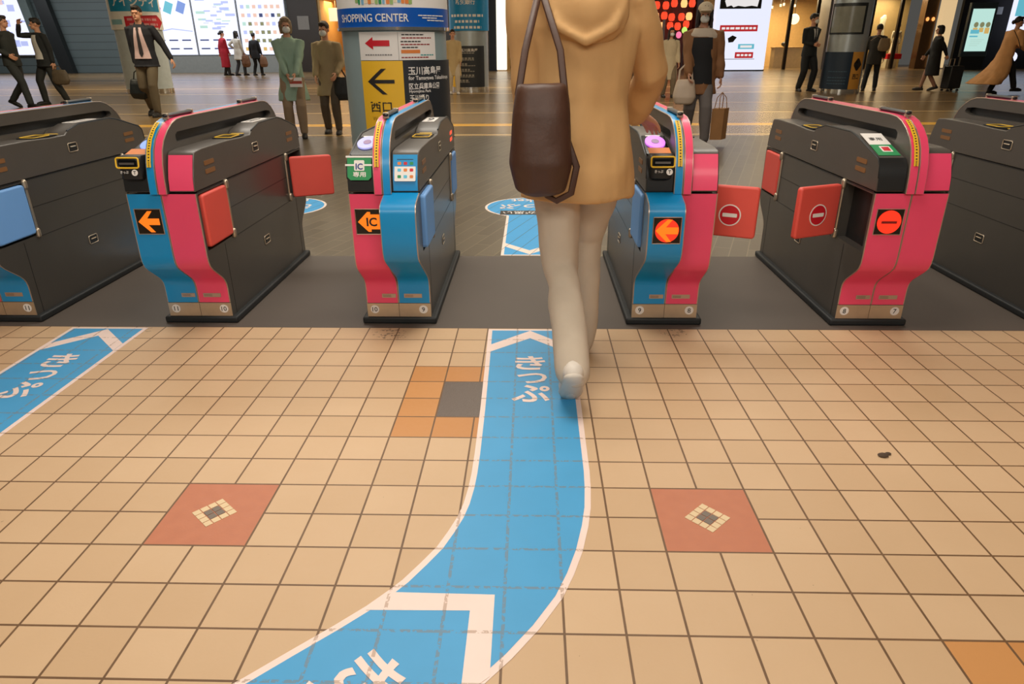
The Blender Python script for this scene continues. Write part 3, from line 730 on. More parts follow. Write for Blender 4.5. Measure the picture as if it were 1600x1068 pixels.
for i in range(16):
    u = -.25+.032*i; mb.wrap(rrect(u, u+random.uniform(.02, .034), 1.475+random.uniform(0, .02), 1.53+random.uniform(0, .12), .006), .024, .0255, f, random.randrange(5))
mb.build('picture_strip', cols, t, smooth=0)
t = tag(MB().slab(-.246, .116, 1.018, 1.256,  .003, .018, f, 0, 10).build('direction_sign', WHT, smooth=50), 'white sign with red left arrow on the middle column', 'sign', 'signs on the middle column')
MB().wrap([(-.186, 1.161), (-.108, 1.214), (-.108, 1.186), (.042, 1.186), (.042, 1.137), (-.108, 1.137), (-.108, 1.108)], .018, .0195, f).build('red_arrow', REDP, t, smooth=0)
mb = MB(); bars(mb, f, -.19, .06, 1.064, .011, .018, 0, .02); mb.build('small_print', mat('grey print', (130, 126, 124)), t, smooth=0)
t = tag(MB().slab(.119, .49, 1.018, 1.256,  .003, .018, f, 0, 10).build('notice_board', WHT, smooth=50), 'white notice with red and orange print lines on the middle column', 'notice', 'signs on the middle column')
mb = MB()
for v, mi, a, b in ((1.232, 0, .15, .36), (1.205, 1, .15, .44), (1.175, 0, .14, .33), (1.150, 1, .14, .42), (1.125, 0, .15, .30), (1.06, 3, .32, .46), (1.04, 1, .14, .40)): bars(mb, f, a, b, v, .010, .018, mi, .03)
mb.slab(.14, .315, 1.075, 1.105, .018, .0192, f, 2, 4).build('print_lines', [DKP, mat('dark red print', (150, 40, 40)), ORG, mat('teal print', (60, 150, 150))], t, smooth=0)
t = tag(MB().slab(-.246, .146, .16, 1.012,  .003, .02, f, 0, 12).build('exit_sign', YSGN, smooth=50), 'tall yellow west exit sign with black left arrow on the middle column', 'sign', 'signs on the middle column')
MB().wrap([(-.186, .834), (-.050, .946), (-.006, .946), (-.118, .850), (.064, .850), (.064, .818), (-.118, .818), (-.006, .722), (-.050, .722)], .02, .0215, f).build('arrow', DKP, t, smooth=0)
MB().text('西口', f, -.075, .610, .20, .092, .0215, bold=.012).build('lettering', DKP, t, smooth=0)
MB().text('West Exit', f, -.075, .505, .18, .035, .0215).build('small_lettering', mat('olive print', (150, 112, 30)), t, smooth=0)
t = tag(MB().slab(.150, .79, .16, 1.012,  .003, .02, f, 0, 16).build('direction_sign', NAVY, smooth=50), 'charcoal sign with white place names on the middle column', 'sign', 'signs on the middle column')
for b, v, w, h in (('玉川高島屋', .925, .36, .075), ('for Tamagawa Takashimaya', .857, .50, .046), ('区立兵庫島公園', .790, .33, .058), ('Hyogojima Park', .742, .22, .032), ('玉川通り', .685, .19, .058)):
    MB().text(b, f, .19+w/2, v, w, h, .0215, bold=.02).build('place_name', WHT, t, smooth=0)
# column behind it
f = column(-1.495, 17.36, .50, SILV)
t = tag(MB().slab(-.75, .75, 1.50, 2.75,  .003, .03, f, 0, 30).build('banner', CYAB, smooth=50), 'glossy blue banner with white lettering on the column just right of the middle one', 'banner')
MB().text('新生銀行', f, -.05, 2.18, .50, .13, .032, bold=.02).build('lettering', WHT, t, smooth=0)
mb = MB()
for v, a, b in ((1.86, -.48, .42), (1.72, -.34, .30), (1.58, -.38, .36)): bars(mb, f, a, b, v, .06, .031, 0, .08)
mb.build('small_print', WHT, t, smooth=0)
t = tag(MB().slab(-.29, .45, .11, 1.135,  .003, .02, f, 0, 14).build('direction_sign', NAVY, smooth=50), 'far charcoal place name sign on the blue bannered column', 'sign')
mb = MB(); MB().text('玉川高島屋', f, .02, 1.03, .44, .085, .0215, bold=.01).build('place_name', WHT, t, smooth=0)
for k, v in enumerate((.96, .83, .79, .69, .65, .55, .51, .41, .37, .28, .24)): bars(mb, f, -.25, random.uniform(.0, .2)-.02, v, .045 if k % 2 else .022, .02, 0, .06)
mb.build('small_print', mat('dim print', (150, 146, 138)), t, smooth=0)
tag(MB().slab(-.60, -.295, .11, 1.135,  .003, .02, f, 0, 10).build('exit_sign', YSGN, smooth=50), 'narrow yellow sign face on the blue bannered column', 'sign')
# left column
f = column(-10.41, 17.2, .59, mat('pale column paint', (196, 206, 206), .45))
t = tag(MB().slab(-.62, 1.05, 1.58, 3.2,  .003, .05, f, 0, 34).build('banner', mat('cream banner', (240, 238, 228), 0.5), smooth=50), 'cream banner with blue lens shop panel on the left column', 'banner')
mb = MB().slab(-.35, .93, 2.01, 2.55, .05, .06, f, 0, 20); mb.build('blue_panel', mat('turquoise panel', (24, 140, 180), 0.4), t, smooth=50)
MB().text('アイシティ', f, .28, 2.24, 1.0, .24, .062, bold=.02).build('lettering', WHT, t, smooth=0)
MB().wrap([(.02, 1.63), (.80, 1.63), (.80, 1.58), (.98, 1.76), (.80, 1.93), (.80, 1.89), (.02, 1.89)], .05, .058, f).build('red_arrow', REDP, t, smooth=0)
mb = MB(); bars(mb, f, .08, .78, 1.82, .055, .058, 0, .12); bars(mb, f, .12, .78, 1.70, .055, .058, 0, .12); mb.build('print_lines', mat('pinkish print', (220, 150, 150)), t, smooth=0)
MB().slab(-.40, -.05, 1.70, 1.82, .05, .056, f, 0, 6).build('small_panel', mat('pale teal print', (140, 190, 196)), t, smooth=0)
# right column
f = column(8.01, 15.96, .455, SILV)
t = tag(MB().slab(-.70, .15, 1.34, 2.02,  .003, .03, f, 0, 16).build('poster_frame', mat('dark frame', (30, 36, 38), 0.4), smooth=50), 'dark framed poster on the right column', 'poster')
MB().slab(-.64, .09, 1.38, 1.95, .03, .034, f, 0, 16).build('poster_sheet', mat('washed grey poster', (140, 142, 132), 0.2, vscale=3, var=0.2), t, smooth=50)
t = tag(MB().slab(-.86, -.01, .09, .945,  .003, .03, f, 0, 16).build('direction_sign', NAVB, smooth=50), 'navy direction sign low on the right column', 'sign')
mb = MB()
for v in (.22, .29, .36, .50): bars(mb, f, -.5, -.08, v, .02, .03, 0, .05)
mb.build('print_lines', mat('faint blue print', (54, 84, 104)), t, smooth=0)
t = tag(MB().slab(0.0, .30, .09, .945,  .003, .03, f, 0, 8).build('exit_sign', OSGN, smooth=50), 'amber sign strip with dark arrow on the right column', 'sign')
MB().wrap([(.26, .66), (.16, .80), (.12, .80), (.19, .685), (.05, .685), (.05, .635), (.19, .635), (.12, .52), (.16, .52)], .03, .032, f).build('arrow', DKP, t, smooth=0)
MB().text('西口', f, .14, .38, .16, .12, .032, bold=.02).build('lettering', DKP, t, smooth=0)

# ------------------------------------------------------------------ back wall, screens, shops
def clad(name, rgb, lines=0.35, dirn='z'):
    m = bpy.data.materials.new(name); m.use_nodes = True; g = G(m); b = g.n['Principled BSDF']
    sp = g.node('ShaderNodeSeparateXYZ'); geo = g.node('ShaderNodeNewGeometry'); g.l.new(geo.outputs['Position'], sp.inputs[0])
    z = g.m('DIVIDE', sp.outputs[2], lines); j = g.m('LESS_THAN', g.m('FRACT', z), 0.08)
    c = lin(rgb); col = g.mix(g.noise(geo.outputs['Position'], 1.2, 3), c, tuple(q*1.15 for q in c[:3])+(1,))
    col = g.mix(j, col, tuple(q*.45 for q in c[:3])+(1,)); g.l.new(col, b.inputs['Base Color']); b.inputs['Roughness'].default_value = 0.5
    return m
TEAL = clad('grey teal cladding', (84, 96, 98)); DRKW = mat('dark brown wall', (44, 36, 30), 0.5); BLKW = mat('black panel wall', (13, 14, 15), 0.85)
WARMW = mat('warm plaster', (214, 176, 116), 0.7); MULL = mat('bronze mullion', (58, 50, 42), 0.35, 0.5); GREYP = mat('grey stone pillar', (126, 122, 118), 0.45)
def block(name, x0, x1, y0, y1, z0, z1, m): return struct(MB().box(x0, x1, y0, y1, z0, z1).build(name, m, smooth=0))
block('wall_back', -33, -11.55, 33.3, 33.5, 0, 4.2, TEAL)
block('wall_back_ledge', -18.4, -11.55, 33.05, 33.3, 0, .76, mat('pale grey ledge', (138, 142, 140), 0.5))
for (xb, xt, w, m, nm) in ((-23.9, -24.5, .42, mat('grey green post', (104, 118, 118), 0.4), 'trim_1'), (-23.05, -23.75, .62, mat('dark post', (28, 32, 34), 0.4), 'trim_2')):
    fw = wall_fn(33.25); struct(MB().prism([(xb, 0), (xb+w, 0), (xt+w, 4.2), (xt, 4.2)], 0, .3, fw).build(nm, m, smooth=0))
block('wall_back_dark', -11.55, -10.1, 33.3, 33.5, 0, 4.2, DRKW)
block('wall_back_middle', -8.6, -1.85, 33.3, 33.5, 0, 4.2, DRKW)
block('trim_3', -1.85, -1.5, 32.9, 33.4, 0, 4.2, BLKW)
block('wall_shops', -10.2, 19.0, 38.0, 38.2, 0, 4.2, WARMW)
block('wall_shop_left', -10.2, -10.0, 33.5, 38.0, 0, 4.2, WARMW); block('wall_shop_side', -8.7, -8.5, 33.5, 38.0, 0, 4.2, WARMW)
block('wall_shop_right', 8.0, 8.3, 33.5, 38.0, 0, 4.2, DRKW)
block('trim_4', 14.0, 14.9, 32.8, 34.0, 0, 4.2, GREYP)
block('wall_window_left', 14.9, 16.1, 33.4, 33.6, 0, 4.2, DRKW)
block('trim_5', 18.45, 19.0, 32.9, 33.4, 0, 4.2, mat('bronze column', (112, 84, 58), 0.25, 0.6))
block('wall_right', 19.75, 27, 32.2, 32.4, 0, 4.2, BLKW)
block('wall_window_back', 14.9, 19.0, 35.6, 35.8, 0, 4.2, mat('olive display wall', (150, 128, 84), 0.6))
for n, x in enumerate((11.15, 12.35, 13.6, 16.15, 17.45)): block('trim_%d' % (6+n), x-.07, x+.07, 33.1, 33.25, 0, 4.2, MULL)
LITW = mat('white light box', (236, 240, 255), 0.4, emit=1.12, ergb=(228, 232, 255), var=0)
LITC = mat('cream lit pillar', (255, 236, 196), 0.4, emit=1.0, ergb=(255, 232, 190), var=0)
tag(MB().box(-1.5, -1.02, 32.8, 33.3, 0.05, 4.2).build('light_pillar', mat('white lit pillar', (255, 246, 226), 0.4, emit=1.2, ergb=(255, 244, 222), var=0), bevel=0.03), 'tall glowing white pillar at the shop corner behind the middle lane', 'lit pillar')
tag(MB().prism([(19.1, 0.05), (19.65, 0.05), (19.65, 4.2), (19.1, 4.2)], 0, .4, wall_fn(33.0)).build('light_pillar', mat('tan lit pillar', (250, 214, 160), 0.4, emit=.72, ergb=(250, 214, 160), var=0), bevel=0.03), 'cream glowing pillar beside the black wall at the right', 'lit pillar')

SCRC = [mat('lit '+n, c, 0.4, emit=e*.86, ergb=c, var=0) for n, c, e in (('pale blue', (190, 200, 250), 1.0), ('mauve', (214, 150, 214), .9), ('teal', (110, 200, 220), .9), ('periwinkle', (130, 160, 230), .9),
        ('slate', (70, 84, 140), .6), ('pale green', (190, 226, 214), 1.0), ('peach', (240, 200, 180), 1.0), ('olive', (150, 150, 110), .8), ('amber', (230, 190, 110), .9))]
def light_board(x0, x1, z0, z1, y, label, style):
    fw = wall_fn(y)
    t = tag(MB().slab(x0, x1, z0, z1, 0, .14, fw).build('light_board', mat('board frame', (170, 176, 184), 0.4, .3), bevel=0.01), label, 'illuminated board', 'illuminated boards along the back wall')
    MB().slab(x0+.04, x1-.04, z0+.04, z1-.04, .14, .15, fw).build('lit_face', LITW, t, smooth=0)
    mb = MB(); w = x1-x0
    if style == 'map':
        mb.prism([(x0+.1, z0+1.05), (x0+w*.5, z0+1.22), (x1-.1, z0+1.1), (x1-.1, z0+1.06), (x0+w*.5, z0+1.17), (x0+.1, z0+1.0)], .15, .153, fw, 0)
        for i in range(3):
            cx = x0+w*(.2+.28*i); cz = z0+1.9+.2*random.random()
            mb.prism([(cx-.25, cz-.1), (cx+.1, cz-.25), (cx+.3, cz+.2), (cx-.05, cz+.35)], .15, .153, fw, (1, 2, 3)[i])
        for r in (.28, .66):
            for i in range(3):
                a = x0+w*(.10+.29*i); mb.slab(a, a+w*.2, z0+r, z0+r+.06, .15, .153, fw, 4)
    elif style == 'plan':
        for r in (.28, .66):
            for i in range(3):
                a = x0+w*(.08+.30*i); mb.slab(a, a+w*.2, z0+r, z0+r+.06, .15, .153, fw, 4)
        for i in range(26):
            a = x0+.15+random.random()*(w-.7); c = z0+1.15+random.random()*1.5
            mb.slab(a, a+random.uniform(.15, .5), c, c+random.uniform(.02, .12), .15, .153, fw, random.choice((0, 0, 0, 5)))
    elif style == 'grid':
        for r in range(8):
            for i in range(7):
                a = x0+.18+i*(w-.3)/7; c = z0+.2+r*.37
                mb.slab(a, a+.17, c, c+.16, .15, .153, fw, random.choice((0, 5, 6, 7, 8, 6, 4)))
    else:
        for i in range(30):
            a = x0+.1+random.random()*(w-.6); c = z0+.1+random.random()*2.2
            mb.slab(a, a+random.uniform(.1, .45), c, c+random.uniform(.05, .3), .15, .153, fw, random.choice((0, 0, 6)))
    mb.build('print_pattern', SCRC, t, smooth=0)
light_board(-27.5, -24.05, .82, 4.1, 33.28, 'bright white board at the far left edge behind the two men', 'pale')
light_board(-18.3, -16.12, .78, 4.1, 33.28, 'illuminated board with coloured map shapes beside the left column', 'map')
light_board(-16.10, -13.95, .78, 4.1, 33.28, 'illuminated board with a pale line plan behind the red coated person', 'plan')
light_board(-13.92, -11.60, .78, 4.1, 33.28, 'illuminated board with a grid of tiny pictures left of the shop', 'grid')
tag(MB().slab(-11.1, -10.55, 1.9, 2.5, 0, .03, wall_fn(33.3)).build('notice', mat('dim notice', (120, 116, 110), 0.5)), 'small pale notice on the dark wall above the masked pair', 'notice')
t = tag(MB().slab(-9.9, -9.2, 2.3, 2.9, 0, .03, wall_fn(34.6)).build('shop_sign', LITC), 'small cream sign hanging in the lit doorway behind the masked pair', 'sign'); MB().cyl((-9.55, 34.585), .015, 2.89, 4.2, 8).build('ceiling_rod', STEEL, t)
# shop behind the middle lane
def shelf(x0, x1, y, label, rows=4):
    t = thing('shop_shelf', label, 'shelf', ((x0+x1)/2, y, 0)); w = (x1-x0)/2
    MB().box(-w, w, .3, .34, 0, 2.0).build('back_panel', DRKW, t, smooth=0)
    for sx in (-w, w-.04): MB().box(sx, sx+.04, -.05, .3, 0, 2.0).build('side_panel', DRKW, t, smooth=0)
    mb = MB()
    for r in range(rows): MB().box(-w+.04, w-.04, -.05, .3, .2+r*.45, .23+r*.45).build('shelf_board', WARMW, t, smooth=0)
    return t
shelf(-.7, 1.0, 37.5, 'stocked shop shelving behind the glowing white pillar')
shelf(2.2, 4.4, 37.5, 'shop shelving mostly hidden behind the walking person')
shelf(15.2, 16.4, 35.2, 'shelving inside the display window left of the white mannequin')
for k, (x, l) in enumerate(((.3, 'left of the two blue screens under the shop ceiling'), (1.25, 'right of the two blue screens under the shop ceiling'))):
    t = tag(MB().slab(x-.42, x+.42, 2.35, 3.0, 0, .06, wall_fn(34.6)).build('screen', BLK), l, 'screen', 'blue screens in the shop')
    MB().slab(x-.38, x+.38, 2.39, 2.96, .06, .065, wall_fn(34.6)).build('screen_face', SCRC[3], t, smooth=0); MB().cyl((x, 34.57), .02, 2.99, 4.2, 8).build('ceiling_rod', STEEL, t)
# lantern front
LANR = mat('red paper lantern', (255, 80, 50), 0.6, emit=1.1, ergb=(255, 74, 42), var=0.1); LANY = mat('orange paper lantern', (255, 170, 90), 0.6, emit=1.5, ergb=(255, 180, 110), var=0.1)
k = 0
for r, z in enumerate((2.85, 2.38, 1.98)):
    for i in range(7):
        if r == 2 and i == 0: continue
        x = 5.25+i*.40+random.uniform(-.05, .05); zz = z+random.uniform(-.06, .06)
        side = ('seventh', 'sixth', 'fifth', 'fourth', 'third', 'second', 'first')[i]; row = ('top', 'middle', 'bottom')[r]
        m = LANY if (r*7+i) % 4 == 1 else LANR
        t = thing('paper_lantern', 'glowing %s paper lantern, %s from the right in the %s row' % ('orange' if m is LANY else 'red', side, row), 'lantern', (x, 33.0+.38*r, zz), 0, 'paper lanterns over the eatery front')
        MB().loft([(0, 0, -.17, .07, .07), (0, 0, -.13, .13, .13), (0, 0, 0, .16, .16), (0, 0, .13, .13, .13), (0, 0, .17, .07, .07)], 14).build('shade', m, t)
        MB().cyl((0, 0), .075, .17, .20, 12).cyl((0, 0), .075, -.20, -.17, 12).cyl((0, 0), .006, .20, 4.2-zz, 6).build('cap', BLK, t)
block('wall_eatery', 4.9, 8.0, 34.2, 34.35, 0, 4.2, mat('maroon eatery wall', (92, 40, 28), 0.6))
block('trim_20', 6.42, 6.54, 33.3, 33.4, 0, 4.2, GREYP); block('trim_21', 4.78, 4.9, 33.3, 34.2, 0, 4.2, GREYP)
def panel(name, x0, x1, z0, z1, y, m, label, cat): return tag(MB().slab(x0, x1, z0, z1, 0, .04, wall_fn(y)).build(name, m, bevel=0.005), label, cat)
panel('menu_board', 5.0, 5.45, 2.35, 3.3, 32.7, mat('pale menu', (190, 200, 214), 0.4, emit=.5, ergb=(180, 196, 220), var=0), 'pale bluish menu board at the left of the lanterns', 'menu board')
t = panel('menu_board', 4.95, 5.5, 1.72, 2.12, 32.7, mat('yellow green lit menu', (220, 200, 60), 0.4, emit=.8, ergb=(214, 190, 50), var=0), 'yellow lit menu board below the lanterns', 'menu board'); MB().cyl((5.2, 32.72), .02, 0, 1.73, 8).build('post', BLK, t)
t = thing('standing_sign', 'grey standing sign with a dark square symbol under the lanterns', 'sign', (5.75, 32.6, 0))
MB().box(-.28, .28, -.03, .03, 1.15, 1.7).build('sign_plate', PALE, t, bevel=.01); MB().box(-.05, .05, -.03, .03, .04, 1.15).build('post', PALE, t); MB().cyl((0, 0), .2, 0, .04, 20).build('base', PALE, t)
MB().ring([(u, -.032, v) for u, v in rrect(-.12, .12, 1.31, 1.55, .01)], .02, 6).build('square_symbol', DKP, t)
for k, (x, z, c) in enumerate(((7.1, 1.55, (255, 120, 160)), (7.35, 1.75, (190, 230, 110)), (7.5, 1.5, (255, 150, 170)))):
    t = tag(MB().ball((x, 32.7, z), (.13, .13, .15), 12).build('decorative_lamp', mat('flower lamp %d' % k, c, 0.5, emit=1.1, ergb=c, var=0)), ('pink lamp low under the lanterns, left of two', 'yellow green lamp just under the lantern rows', 'pink lamp under the lanterns beside the capped woman')[k], 'lamp'); MB().cyl((x, 32.7), .02, 0, z-.14, 8).build('pole', BLK, t)
# advertising tower
LRED = mat('backlit red', (206, 40, 44), .4, emit=.7, ergb=(206, 40, 44), var=0); LWHT = mat('backlit white', (240, 240, 240), .4, emit=.9, ergb=(240, 236, 236), var=0)
t = thing('advertising_tower', 'big glowing white advertising tower right of the capped woman', 'illuminated sign', (9.65, 31.6, 0)); fw = plane_fn((0, -.28, 0), (1, 0, 0), (0, 0, 1))
MB().box(-1.22, 1.2, -.28, .28, .05, 4.0).build('lit_body', mat('tower light box', (236, 240, 255), 0.4, emit=1.0, ergb=(232, 236, 255), var=0), t, bevel=.05)
MB().slab(-1.1, .72, 2.58, 3.6, 0, .02, fw).build('black_panel', BLK, t, smooth=0)
MB().prism([(-.8, 2.66), (-.6, 2.72), (-.5, 2.64), (-.3, 2.70), (0, 2.66), (.3, 2.70), (.55, 2.66), (.6, 2.95), (.45, 3.1), (.1, 2.98), (-.1, 3.15), (-.45, 3.0), (-.75, 3.1), (-.9, 2.9)], .02, .025, fw).build('white_logo', LWHT, t, smooth=0)
for z0, z1, m, nm, a, b in ((1.66, 1.92, LRED, 'red_band', -1.0, .68), (.55, .80, LRED, 'red_band', -.2, .62), (.93, 1.14, mat('lit teal', (90, 190, 190), .4, emit=.6, ergb=(80, 190, 190), var=0), 'teal_band', -.1, .62), (.50, .52, DKP, 'thin_line', -1.0, .7)):
    pn_ = MB().slab(a, b, z0, z1, 0, .02, fw).build(nm, m, t, smooth=0)
    if z1-z0 > .1:
        mb = MB()
        if 'red' in nm: bars(mb, fw, a+.08, b-.08, (z0+z1)/2, .09, .02, 0, .16)
        else: mb.slab(a+.1, b-.1, (z0+z1)/2-.05, (z0+z1)/2+.05, .02, .022, fw)
        mb.build('print_line', LWHT, pn_, smooth=0)
MB().prism([(-.55, 1.2), (-.35, 1.22), (-.2, 1.42), (-.4, 1.5), (-.6, 1.38)], 0, .02, fw).build('dark_picture', DKP, t, smooth=0)
MB().box(-1.2, 1.2, -.3, .3, 0, .05).build('base', BLK, t)
# glass fronted shop
t = thing('pendant_lamp', 'round glowing globe lamp hanging in the glass fronted shop', 'lamp', (13.0, 34.5, 2.24))
MB().ball((0, 0, 0), .24, 20).build('globe', mat('globe light', (255, 240, 200), .4, emit=2.0, ergb=(255, 226, 170), var=0), t); MB().cyl((0, 0), .012, .24, 1.96, 8).build('cord', BLK, t)
t = thing('shop_counter', 'pale lit counter inside the glass fronted shop', 'counter', (13.1, 35.2, 0)); MB().box(-.7, .7, -.3, .3, 0, .95).build('body', mat('cream counter', (210, 186, 140), .5), t, smooth=0)
MB().box(-.74, .74, -.34, .34, .95, 1.0).build('top', WARMW, t, bevel=.01)
tag(MB().ball((12.9, 35.05, 1.12), (.18, .14, .12), 12).build('dark_bowl', BLK), 'dark bowl on the shop counter', 'bowl')
shelf(11.4, 12.2, 36.8, 'brown shelving at the left inside the glass fronted shop')
for i in range(8):
    x = 11.3+.28*i; zz = 2.75+.06*(i % 3)
    t = thing('spot_lamp', 'small warm spotlight under the glass shop ceiling, %s from the left' % ('first', 'second', 'third', 'fourth', 'fifth', 'sixth', 'seventh', 'eighth')[i], 'lamp', (x, 35.0+.4*(i % 2), zz), 0, 'spotlights in the glass fronted shop')
    MB().cyl((0, 0), .05, 0, .12, 10).build('lamp_head', LITC, t); MB().cyl((0, 0), .012, .12, 4.2-zz, 6).build('stem', BLK, t)
# window with mannequin
t = thing('mannequin', 'white headed mannequin in a pale dress in the shop window', 'mannequin', (17.95, 34.2, .66)); wm = mat('white mannequin', (226, 218, 190), .5)
me = MB().ball((.03, 0, 1.28), (.09, .1, .13)).loft([(0, 0, .0, .22, .18), (0, 0, .45, .16, .13), (0, 0, .7, .12, .1), (0, 0, .95, .17, .12), (0, 0, 1.04, .08, .07), (.02, 0, 1.2, .05, .05)], 18).limb([(-.17, 0, .98), (-.22, -.02, .7), (-.16, -.1, .5)], [.05, .04, .035]).limb([(.17, 0, .98), (.22, -.02, .7), (.18, -.08, .48)], [.05, .04, .035])
link('figure', remesh(me, .02), t).data.materials.append(wm)
tag(MB().box(17.62, 18.3, 34.0, 34.5, .42, .655).build('red_box', REDP, bevel=.01), 'red box under the mannequin in the window', 'box')
tag(MB().box(17.6, 18.1, 34.0, 34.5, 0, .415).build('display_plinth', wm, bevel=.01), 'white plinth under the red box in the window', 'plinth')
tag(MB().loft([(17.35, 34.6, 1.0, .2, .2), (17.35, 34.6, 1.9, .12, .1), (17.35, 34.6, 2.25, .15, .1), (17.4, 34.6, 2.4, .05, .05)], 16).cyl((17.35, 34.6), .03, 0, 1.0, 8).build('dress_form', wm), 'tall white dress form left of the mannequin', 'dress form')
for i, x in enumerate((16.4, 16.9)):
    t = thing('wall_lamp', ('left', 'right')[i]+' one of two orange lamps on the bronze column wall', 'lamp', (18.58+.26*i, 32.85, 2.15), 0, 'orange lamps on the bronze column')
    MB().ball((0, 0, 0), (.07, .06, .09), 12).build('bulb', mat('orange bulb', (255, 190, 110), .4, emit=1.3, ergb=(255, 170, 90), var=0), t); MB().box(-.03, .03, .0, .05, -.03, .03).build('bracket', BLK, t)
# signage on the black wall
t = thing('digital_kiosk', 'slim digital poster screen glowing pale green on the black wall', 'digital sign', (20.05, 31.2, 0)); fw = plane_fn((0, -.09, 0), (1, 0, 0), (0, 0, 1))
MB().box(-.58, .58, -.09, .09, .55, 2.75).build('housing', mat('kiosk frame', (70, 84, 90), .3, .4), t, bevel=.02)
MB().slab(-.47, .47, .78, 2.5, 0, .008, fw).build('screen_face', mat('pale green screen', (196, 232, 222), .3, emit=.95, ergb=(190, 230, 220), var=0), t, smooth=0)
mb = MB().slab(-.38, .0, 1.5, 1.66, .008, .01, fw, 0).slab(-.38, -.02, 1.36, 1.42, .008, .01, fw, 0)
for i in range(3): mb.prism(circle(-.2+.26*i, 1.86, .10, .11, 16), .008, .01, fw, 1).slab(-.3+.26*i, -.1+.26*i, 1.62-.06*i, 1.74, .008, .0095, fw, 2)
for i in range(4): mb.slab(-.3, .3-.08*i, 1.24-.08*i, 1.27-.08*i, .008, .01, fw, 3)
mb.build('print_pattern', [SCRC[2], SCRC[7], SCRC[8], SCRC[5]], t, smooth=0); MB().box(-.5, .5, -.07, .07, 0, .55).build('stand', BLK, t)
t = tag(MB().slab(21.45, 23.2, 1.25, 3.4, 0, .12, wall_fn(31.5)).build('light_board', LITW, bevel=.03), 'bright white sign at the right edge above the camel coated woman', 'illuminated board')
MB().slab(21.6, 23.1, 2.2, 2.9, .12, .125, wall_fn(31.5)).build('teal_band', SCRC[2], t, smooth=0)
tag(MB().ball((21.85, 31.3, .52), (.26, .2, .24), 14).build('floor_lamp', LITW), 'round white glowing lamp low at the right edge', 'lamp')
struct(block('trim_30', 20.9, 21.4, 32.0, 32.2, 2.3, 2.6, PALE))

# ------------------------------------------------------------------ people
def rotz(v, a): return Vector((v[0]*cos(a)-v[1]*sin(a), v[0]*sin(a)+v[1]*cos(a), v[2]))
def ik(a, b, l1, l2, hint):
    a, b = Vector(a), Vector(b); d = b-a; L = min(d.length, (l1+l2)*.995); u = d.normalized(); b = a+u*L
    x = (l1*l1-l2*l2+L*L)/(2*L); h = sqrt(max(0, l1*l1-x*x)); hv = Vector(hint); hv = (hv-u*hv.dot(u)).normalized()
    return a+u*x+hv*h, b

def hand(mb, w, d, n, s, side, curl=.5):
    """w wrist, d direction of the hand, n palm normal; five fingers and a thumb rooted in the palm."""
    w, d, n = Vector(w), Vector(d).normalized(), Vector(n); n = (n-d*n.dot(d)).normalized(); x = d.cross(n)*side
    for i in range(4): mb.limb([w+x*(i-1.5)*.010*s, w+d*.045*s+x*(i-1.5)*.018*s, w+d*.088*s+x*(i-1.5)*.0215*s], [.014*s, .0135*s, .0105*s], 8)
    for i, L in enumerate((.066, .076, .071, .056)):
        r = w+d*.088*s+x*(i-1.5)*.0225*s; c = curl*(1+.06*i); p = [r]; dd = d.copy()
        for q, f in enumerate((.45, .32, .23)):
            a = c*(.55, .9, .7)[q]; ddn = (dd*cos(a)+n*sin(a)).normalized(); p.append(p[-1]+ddn*L*f*s); dd = ddn
        mb.limb(p, [.0092*s, .0086*s, .008*s, .0068*s], 8)
    t0 = w+d*.022*s-x*.024*s; td = (d*.6-x*.75+n*.35).normalized(); t1 = t0+td*.042*s; t2 = t1+(d*.9-x*.2+n*.35*curl).normalized()*.034*s
    mb.limb([t0, t1, t2], [.013*s, .0105*s, .008*s], 8)

